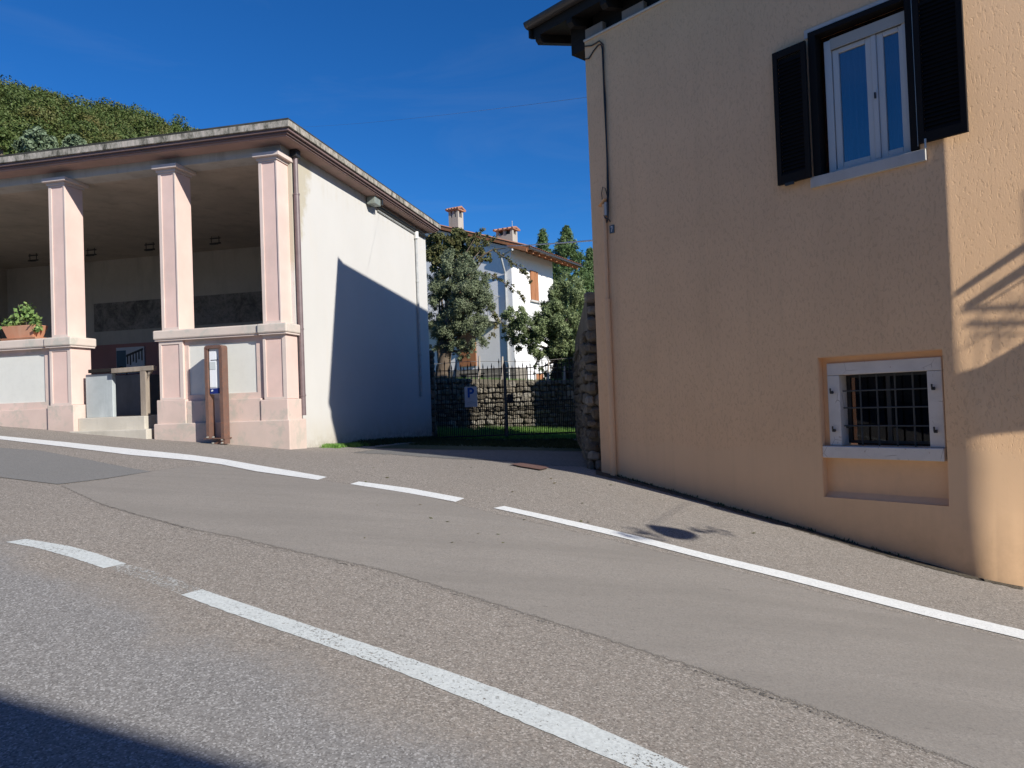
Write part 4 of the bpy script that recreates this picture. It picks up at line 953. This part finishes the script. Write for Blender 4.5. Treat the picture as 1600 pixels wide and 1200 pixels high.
# wire fence on stakes
wf_ = thing('wire_fence', 'wire fence on leaning bleached stakes above the retaining wall', 'fence', (0, 23.75, .6))
for px, y0_, y1_, r_ in ((706, 562, 600, .05), (747, 556, 600, .045), (783, 557, 600, .05), (821, 571, 600, .035), (855, 563, 603, .04), (880, 572, 604, .04), (898, 566, 602, .04)):
    a = atdepth(px+(8 if px < 720 else 2), y0_, 23.75)-np.array([0, 23.75, .6]); b = atdepth(px, y1_, 23.75)-np.array([0, 23.75, .6]); b[2] = min(b[2], -.02)-.1
    MB().tube([b, (a+b)/2+np.array([.01, 0, 0]), a], [r_*1.05, r_, r_*.55], 7).build('stake', M['stake'], wf_)
for z0 in (.95, .55, .30):
    MB().tube([(x, 0, z0*.6+.03*math.sin(x*1.7+z0*4)+.06) for x in np.linspace(-2.6, 2.6, 14)], .008, 5).build('wire', M['cable'], wf_)
# bench
be = thing('garden_bench', 'small dark bench on the grass behind the gate, left of the gate middle', 'bench', atdepth(738, 596, 25.2))
MB().box(-.42, .42, -.16, .16, .22, .27).build('seat', M['wood_dark'], be)
for x in (-.28, .28): MB().prism([(x-.04, -.03, -.1), (x+.04, -.03, -.1), (x+.10, -.03, .22), (x-.10, -.03, .22)], (0, .06, 0)).build('leg', M['wood_dark'], be)

# villa
vaz = R(28); vr = np.array([math.sin(vaz), math.cos(vaz), 0]); V0 = atdepth(806, 600, 33); V0[2] = 0
vil = thing('villa', 'white two storey villa with wooden eaves beyond the iron gate', 'house', V0, math.atan2(vr[1], vr[0]))
# own axes: x = back along the sunlit side, y = left along the gable front
zb, ze = .3, 6.74; pit = .34
LV = 13.0; RV = 4.35
MB().prism([(0, 0, zb), (0, LV, zb), (0, LV, ze+.1), (0, LV/2, ze+pit*LV/2), (0, 0, ze)], (RV, 0, 0)).build('wall', M['villa'], vil)
MB().prism([(-.06, -.06, zb-.5), (RV+.05, -.06, zb-.5), (RV+.05, -.06, 1.42), (-.06, -.06, 1.42)], (0, LV, 0)).build('stone_footing', M['plinthstone'], vil)
box('footing_panel', M['villa'], vil, 1.0, RV+.1, -.12, -.065, .3, 1.45)
rfv = MB(); ov = 1.0; of = .28
yy = [-ov, LV/2, LV+ov]; zz = [ze-pit*ov+.10, ze+pit*LV/2+.10, ze-pit*ov+.10]
rfv.prism([(-of, y, z) for y, z in zip(yy, zz)] + [(-of, y, z+.10) for y, z in zip(yy[::-1], zz[::-1])], (RV+1.2*ov+of, 0, 0)); rv = rfv.build('roof', M['wood_red'], vil)
tv = MB(); k = 60
pr_ = []
for i in range(k+1):
    y = -ov-.06 + (LV/2+ov+.06)*i/k; pr_.append((y, ze+pit*y+.235))
# corrugated tile surface: ribs run up the slope
nx_ = 90; rows = []
for i in range(nx_+1):
    x = -of-.05 + (RV+1.2*ov+of+.1)*i/nx_; dz = .05*abs(math.sin(i*math.pi/3)); rows.append([(x, y, z+dz) for y, z in (pr_[0], pr_[-1])])
tv.grid(rows); rows = [[(q[0], LV-q[1], q[2]) for q in r_] for r_ in rows]; tv.grid(rows); tv.build('roof_tiles', M['tile'], vil, fix=False)
for x in np.arange(-.36, RV+1.1, .62):
    MB().prism([(x, -ov+.05, ze-pit*(ov-.05)-.03), (x, 0, ze-.03), (x, 0, ze+.10), (x, -ov+.05, ze-pit*(ov-.05)+.10)], (.11, 0, 0)).build('rafter', M['wood_red'], vil)
MB().box(-of-.02, RV+1.2*ov+.02, -ov-.10, -ov, ze-pit*ov+.10, ze-pit*ov+.19).build('gutter', M['gutter'], vil, .02)
MB().prism([(-of-.03, -ov, ze-pit*ov+.05), (-of-.03, LV/2, ze+pit*LV/2+.05), (-of-.03, LV/2, ze+pit*LV/2+.22), (-of-.03, -ov, ze-pit*ov+.22)], (.03, 0, 0)).build('barge_board', M['wood_red'], vil)
MB().tube([(-.06, .30, .4), (-.06, .30, 5.6), (-.5, .25, 6.3), (-.8, -.5, 6.45)], .05, 8).build('downpipe', M['greypipe'], vil)
def chimney(y, x, w, d, h, holes_n):
    z = ze+pit*y
    c = MB(); c.box(x-d, x+d, y-w, y+w, z-.3, z+h*.62)
    for sx in (-1, 1):
        for k_ in range(holes_n+1):
            yy_ = y-w+(2*w-.12)*k_/holes_n; c.box(x+sx*(d-.06)-.06, x+sx*(d-.06)+.06, yy_, yy_+.12, z+h*.62, z+h*.86)
    o = c.build('chimney', M['chimney'], vil)
    box('flue', M['dark_metal'], o, x-d+.13, x+d-.13, y-w+.14, y+w-.14, z+h*.6, z+h*.8)
    t_ = MB(); t_.box(x-d-.08, x+d+.08, y-w-.08, y+w+.08, z+h*.86, z+h*.90)
    for k_ in range(5):
        yy_ = y-w-.05+(2*w+.1)*k_/4; t_.tube([(x-d-.12, yy_, z+h*.90), (x, yy_, z+h*1.0), (x+d+.12, yy_, z+h*.90)], .055, 7)
    t_.build('chimney_tiles', M['tile'], o)
chimney(3.35, .9, .26, .24, 1.32, 2); chimney(.55, .7, .42, .24, .85, 2)
MB().tube([(.7, .25, ze+.8), (.7, .25, ze+1.35)], .015, 5).build('aerial', M['greypipe'], vil)
def shutters(face, u0, u1, z0, z1):
    for k_ in range(2):
        a = u0+(u1-u0)*k_/2; b = u0+(u1-u0)*(k_+1)/2
        if face == 'R': box('shutter', M['wood_red'], vil, a+.01, b-.01, -.07, -.01, z0, z1)
        else: box('shutter', M['wood_red'], vil, -.07, -.01, a+.01, b-.01, z0, z1)
shutters('R', 1.78, 2.55, 4.60, 5.96); box('window_sill', M['sillstone'], vil, 1.7, 2.63, -.12, -.002, 4.5, 4.58)
shutters('L', 1.95, 2.85, 1.6, 3.15); shutters('L', 2.0, 2.9, 4.35, 5.9); shutters('L', 5.0, 6.0, 4.35, 5.9)
wv = box('cellar_window', M['frame_white'], vil, 1.68, 2.52, -.16, -.121, .62, 1.22); box('shutter', M['wood_red'], wv, 1.74, 2.46, -.19, -.162, .70, 1.16)
bal = MB(); bal.box(-1.15, -.001, .62, 4.6, 3.45, 3.68); balo = bal.build('balcony', M['villa_grey'], vil)
rl = MB()
for k_ in range(34): rl.tube([(-1.10, .68+.115*k_, 3.68), (-1.10, .68+.115*k_, 4.62)], .010, 5)
rl.tube([(-1.10, .66, 4.62), (-1.10, 4.56, 4.62)], .018, 6); rl.tube([(-1.10, .66, 4.62), (0, .66, 4.62)], .018, 6)
for k_ in range(9): rl.tube([(-1.1+.12*k_, .66, 3.68), (-1.1+.12*k_, .66, 4.62)], .010, 5)
rl.build('railing', M['villa_grey'], balo)
# unseen block added behind the ochre house to shade the retaining wall's right end
gb = thing('shade_block', 'unseen cream block added behind the ochre house to cast shade', 'shade_block', (7.6, 19.6, -1.1), 0)
MB().box(-1.3, 1.3, -1.3, 1.3, 0, 5.6).build('wall', M['cream'], gb); MB().box(-1.35, 1.35, -1.35, 1.35, 5.6, 5.75).build('roof', M['tile'], gb); box('added_door', M['wood_grey'], gb, -1.36, -1.302, -.9, .9, .1, 2.3)  # wall, roof and door of the added shade block

# ------------------------------------------------------------------ trees
def branchy(name, m, base, tip, r0, r1, parent, kinks=5, wob=.12, n=8, seed=0):
    g_ = random.Random(seed); b = np.array(base, float); t = np.array(tip, float); P = []; Rr = []
    for i in range(kinks+1):
        u = i/kinks; P.append(b+(t-b)*u+np.array([g_.uniform(-wob, wob), g_.uniform(-wob, wob), 0])*(0 if i == 0 else 1)); Rr.append(r0+(r1-r0)*u)
    return MB().tube(P, Rr, n).build(name, m, parent, smooth=True, fix=False)
def tree(name, label, cat, base, clumps, m, bark, nleaf, size, aspect, r0=.15, seed=1, forks=None, group=None, droop=0., shell=.35, sub=None, sq=1.):
    t = thing(name, label, cat, base, 0, group); base = np.array(base, float); g_ = np.random.default_rng(seed)
    cl = np.array([c[:3] for c in clumps], float)-base; rr = np.array([c[3] for c in clumps], float)
    top = cl[np.argmax(cl[:,2])]*np.array([.6, .6, .62])
    branchy('trunk', bark, (0, 0, -.15), tuple(top), r0, r0*.4, t, seed=seed)
    for i, (c, r_) in enumerate(zip(cl, rr)):
        st_ = top*(.35+.5*g_.random()); branchy('limb', bark, tuple(st_), tuple(c+np.array([0, 0, -.1*r_])), r0*.35, .012, t, 4, .08, 6, seed+i)
    # break every clump into small irregular tufts
    cc, cr = [], []
    for c, r_ in zip(cl, rr):
        k = max(8, int(34*(r_/.6)**1.3))
        for _ in range(k):
            d = g_.normal(size=3); d /= np.linalg.norm(d); cc.append(c + d*r_*(.45+.6*g_.random())*np.array([1, 1, sq])); cr.append(r_*(.14+.22*g_.random()))
    leafcloud('crown', m, cc, cr, nleaf, size, aspect, t, .25, shell, seed=seed+50, droop=droop)
    return t
def clump(px, py, y, rpx): q = atdepth(px, py, y); return (q[0], q[1], q[2], rpx*y/FPX)
def at_ground(px, py, y): return atdepth(px, py, y)
olb = atdepth(690, 592, 24.6)
olive_cl = [clump(*q) for q in ((712,420,24.6,30),(738,432,24.2,25),(700,460,24.6,32),(735,470,24.1,34),(758,478,24.4,18),(705,500,24.4,30),(740,512,24.2,28),(690,540,24.6,18),(718,545,24.4,20),(735,548,24.2,12),(748,455,25.3,22),(680,450,25,26),(676,500,25,24))]
tree('olive_tree', 'silvery olive tree beside the cream side wall, left of the gate', 'olive tree', olb, olive_cl, M['olive'], M['bark'], 62000, .042, .28, .24, 3, shell=.2)
orb = atdepth(872, 600, 24.8)
or_cl = [clump(*q) for q in ((890,460,24.8,30),(905,490,24.6,28),(860,500,24.6,32),(885,525,24.4,36),(825,510,24.2,30),(805,495,24.3,22),(845,540,24.5,26),(810,530,24.3,20),(880,560,24.8,24),(905,540,25,26),(842,575,24.6,12),(870,478,25,22),(865,585,24.8,16))]
tree('olive_tree', 'olive tree in front of the villa at the right of the gate', 'olive tree', orb, or_cl, M['olive2'], M['bark_dark'], 68000, .042, .32, .22, 8, shell=.2)
btr = thing('tree_trunk', 'thick dark trunk standing at the right behind the gate', 'tree', atdepth(884, 610, 25.0))
branchy('trunk', M['bark_dark'], (0, 0, -.2), (.25, 0, 3.0), .22, .10, btr, seed=5); branchy('limb', M['bark_dark'], (0, 0, .8), (-.5, 0, 2.6), .12, .05, btr, seed=6)
ab = atdepth(684, 590, 27.0)
au_cl = [clump(*q) for q in ((690,385,27,26),(712,378,27,20),(735,392,27,22),(690,415,27,24),(720,405,27,22),(760,400,27,12),(680,400,27,20))]
tree('autumn_tree', 'loose green and russet tree rising behind the left olive', 'tree', ab, au_cl, M['autumn'], M['bark'], 20000, .06, .5, .16, 13, shell=.1)
# bare sparse boughs reaching in front of the villa
bt = thing('sparse_bough_tree', 'thin nearly leafless boughs arching across the villa wall', 'tree', atdepth(700, 595, 26.2))
b0 = atdepth(700, 595, 26.2)
def rel(px, py, y=26.2): return tuple(atdepth(px, py, y)-b0)
k_ = 0
leafpts = []
for path, r_ in (([(700,595),(705,520),(712,450),(735,410),(770,390),(790,388)], .07), ([(712,450),(740,425),(770,430),(800,450),(822,470)], .035), ([(705,500),(740,470),(765,478),(785,505),(790,530)], .035), ([(712,450),(725,400),(742,372),(752,360)], .03), ([(735,410),(760,380),(775,372)], .02), ([(770,390),(800,410),(820,425),(828,440)], .02), ([(740,425),(752,395),(760,368)], .02), ([(765,478),(775,500),(770,530)], .015)):
    P = [rel(*q) for q in path]; MB().tube(P, [r_*(1-.8*i/(len(P)-1)) for i in range(len(P))], 6).build('limb', M['bark'], bt, smooth=True, fix=False)
    for i in range(1, len(P)):
        for u in np.linspace(0, 1, 7): leafpts.append(np.array(P[i-1])*(1-u)+np.array(P[i])*u+rng.normal(0, .05, 3))
leafcloud('crown', M['autumn'], leafpts[40:], [.10]*(len(leafpts)-40), 2600, .045, .5, bt, .2, .1, seed=77)
def conifer(px, ptop, pbot, y, rpx, label, seed):
    b = atdepth(px, pbot, y); t_ = atdepth(px, ptop, y); h = t_[2]-b[2]; t = thing('conifer', label, 'conifer', b, 0, 'conifers behind the villa'); g_ = np.random.default_rng(seed)
    branchy('trunk', M['bark_dark'], (0, 0, 0), (0, 0, h*.95), .2, .02, t, 6, .05, seed=seed)
    cc, cr = [], []; Rm = rpx*y/FPX
    for i in range(620):
        u = g_.random()**.75; a = g_.random()*6.283; rad = Rm*(1-u)**.8*(.2+.9*g_.random()**.7); cc.append((math.cos(a)*rad, math.sin(a)*rad, h*u)); cr.append((.20+.24*g_.random())*(.5+.7*(1-u)))
    leafcloud('crown', M['conifer'], cc, cr, 42000, .09, .26, t, .1, .1, seed=seed+1)
conifer(857, 360, 600, 45, 55, 'slimmer conifer standing behind the villa roof', 51)
conifer(894, 355, 600, 41, 84, 'broad conifer between the villa roof and the ochre house', 52)
conifer(930, 390, 600, 43, 60, 'low conifer crown against the edge of the ochre house', 53)

# ------------------------------------------------------------------ wooded hill
hill_R0, hill_R1 = 62., 215.
deg = np.array([-80, -60, -45, -34.4, -31.5, -28.5, -25.3, -22.6, -20.6, -17, -12, -7, 0, 12, 40, 80])
prof_h = np.array([.30, .375, .375, .373, .372, .361, .353, .343, .322, .24, .15, .10, .06, .05, .05, .05])
def hillz(th, r_):
    hp = np.interp(np.degrees(th), deg, prof_h); return hp*185*sm(r_, 55, 190)*(1+.02*np.sin(r_*.13+th*20)) - 4 + 0*th
ths = np.radians(np.linspace(-80, 80, 120)); rs = np.linspace(50, 420, 50)
hm = MB().grid([[(r_*math.sin(t), r_*math.cos(t), float(hillz(np.array(t), np.array(min(r_, 400))))-2.5) for r_ in rs] for t in ths]); ho = hm.build('hillside', M['forestfloor'], None, smooth=True, fix=False); ho['kind'] = 'structure'
g_ = np.random.default_rng(99); nt = 1150
th = np.radians(g_.uniform(-42, -17, nt)); r_ = g_.uniform(95, 200, nt); hzv = hillz(th, r_)
cen = np.c_[r_*np.sin(th), r_*np.cos(th), hzv-.6+g_.random(nt)*1.4]; rad = 1.5 + 2.7*g_.random(nt)**1.5
cc, cr = [], []
for c, r0 in zip(cen, rad):
    for _ in range(11):
        d = g_.normal(size=3); d /= np.linalg.norm(d); d[2] = abs(d[2])*1.0; cc.append(c+d*r0*.8); cr.append(r0*(.22+.26*g_.random()))
hw = leafcloud('hill_woods', M['wood_leaf'], cc, cr, 640000, .20, .6, up=.5, shell=.55, seed=17); tag(hw, kind='stuff')
for k, (px, py, y, rp, lab) in enumerate(((2, 218, 70, 20, 'dark green tree at the left edge above the portico roof'), (60, 224, 66, 26, 'pale grey green bushy tree just above the portico roof'), (118, 226, 68, 16, 'small silvery bush right of the pale tree above the portico roof'))):
    b = atdepth(px, py+24, y); cl_ = [clump(px+dx, py+dy, y+dd, rp*s0) for dx, dy, dd, s0 in ((0, 0, 0, .8), (-rp*.6, 6, 1, .6), (rp*.6, 6, 1, .6), (0, -rp*.35, 0, .55))]
    tree('hill_tree', lab, 'tree', b, cl_, M['scrub'] if k else M['wood_leaf'], M['bark'], 5000, .16, .6, .2, 60+k, shell=.4)

# ------------------------------------------------------------------ overhead wires
def wire(name, label, p0, p1, sag, r_, m):
    p0 = np.array(p0); p1 = np.array(p1); P = [p0*(1-u)+p1*u-np.array([0, 0, sag*4*u*(1-u)]) for u in np.linspace(0, 1, 18)]
    tag(MB().tube(P, r_, 5).build(name, m), label, 'cable')
wire('power_cable', 'pale sagging cable from the villa roof to the ochre house', atdepth(742, 384, 32), HW(-.08, .1, 3.0)*0+onplane(928.5, 375.5, HP, nW), .05, .012, M['cable_light'])
wire('thin_cable', 'thin dark cable crossing the sky to the ochre house', atdepth(440, 199, 30), onplane(917, 152, HP, nW), .1, .0022, M['cable'])

# ------------------------------------------------------------------ across the road (behind and right of the viewer)
n_e = np.array([-.395, -.919, 0]); d_e = np.array([.919, -.395, 0])
f0 = np.array([-2.4, 3.46, 0]) + n_e*(11.7*float(np.dot([math.sin(SUN_AZ), -math.cos(SUN_AZ), 0], n_e)))
oh = thing('opposite_house', 'cream house across the road behind the viewer', 'house', f0, math.atan2(d_e[1], d_e[0]))
MB().box(-9, 17.5, -7.5, -.5, -5, 4.9).build('wall', M['cream'], oh); MB().box(-9.5, 18, -8, 0, 4.95, 5.2).build('roof', M['tile'], oh)
for x in (-7, -4.4, -1.8, .8, 3.4, 6): box('window', M['room'], oh, x, x+.9, -.5, -.46, 1.6, 3.0)
# unseen timbers added and shaped to throw the bar shadows on the sunlit wall
ds = np.array([math.sin(SUN_AZ), -math.cos(SUN_AZ), 0]); te_ = math.tan(SUN_EL)
Ldist = 3.0
cth, sth = math.cos(TH), math.sin(TH)
rn = HW(math.sin(TH), -math.cos(TH), 0) - HW(0, 0, 0)           # outward normal of the sunlit section
rp0 = HW(KX, 0, 0)
def shade_src(px, py):
    q = onplane(px, py, rp0, rn); return q + ds*Ldist + np.array([0, 0, Ldist*te_])
org = shade_src(1560, 600)
stt = thing('shadow_timbers', 'unseen open timbers added to cast bar shadows on the sunlit end of the ochre house', 'shadow_caster', org)
def plank(name, P, th_=.06, m=M['wood_grey']):
    MB().prism([tuple(np.array(shade_src(*q))-org) for q in P], tuple(to_sun*th_)).build(name, m, stt)
plank('upper_shadow_bar', [(1488,457),(1488,468),(1610,388),(1800,266),(1800,250),(1600,379)])
plank('lower_shadow_bar', [(1502,478),(1502,492),(1610,424),(1800,300),(1800,286),(1600,412)])
plank('thin_shadow_bar', [(1540,474),(1540,477),(1800,312),(1800,307)], .03)
plank('beam', [(1510,477),(1510,488),(1800,480),(1800,468)])
plank('beam', [(1508,501),(1508,512),(1800,506),(1800,494)])
plank('rail', [(1515,522),(1515,526),(1800,520),(1800,515)], .03)  # another added shadow bar
plank('shadow_panel', [(1525,577),(1490,585),(1460,600),(1460,695),(1510,694),(1560,689),(1800,676),(1800,425),(1600,534)])
for x0, x1 in ((1534, 1520), (1556, 1543), (1578, 1576)): plank('shadow_baluster', [(x0,500),(x0+4,500),(x1+5,580),(x1,580)], .03)
plank('brace', [(1558,452),(1562,450),(1625,500),(1621,502)], .04)
for q in ([(1572,486),(1577,486),(1548,570),(1543,570)], [(1545,440),(1549,438),(1515,545),(1511,545)], [(1600,455),(1604,455),(1566,548),(1562,548)], [(1530,490),(1534,489),(1562,540),(1558,542)], [(1590,425),(1594,424),(1634,470),(1630,472)], [(1620,500),(1625,500),(1588,560),(1583,560)]):
    plank('brace', q, .03)
for px in (1700, 1790):
    q = np.array(shade_src(px, 600))-org; MB().box(q[0]-.08, q[0]+.08, q[1]-.08, q[1]+.08, -org[2]-3.5, q[2]+2.0).build('post', M['wood_grey'], stt)  # added posts under the unseen shadow timbers
# unseen dish and leaves on a wire, added to cast the pavement shadow
gl_ = ghit(1045, 830); lp = gl_ + ds*6.5 + np.array([0, 0, 6.5*te_])
sl_ = thing('pavement_shadow_caster', 'unseen dish with leaves added over the road to shade the pavement', 'shadow caster', lp)
mb = MB(); mb.tube([(0, 0, -.10), (0, 0, -.06), (0, 0, .05), (0, 0, .16)], [.20, .21, .15, .04], 14); mb.build('shadow_dish', M['dark_metal'], sl_)
wp = HW(KX+6.5*cth, 6.5*sth, 4.4)-lp
MB().tube([(0, 0, .16), tuple(wp*.5+np.array([0, 0, -.1])), tuple(wp)], .005, 5).build('wire', M['cable'], sl_)  # added wire of the unseen shadow dish
leafcloud('foliage', M['autumn'], [(-.25, -.25, 0), (-.35, -.4, .08), (.25, .25, -.1), (.35, .4, -.2), (-.1, -.3, .2)], [.12, .12, .1, .12, .1], 260, .03, .5, sl_, seed=5)
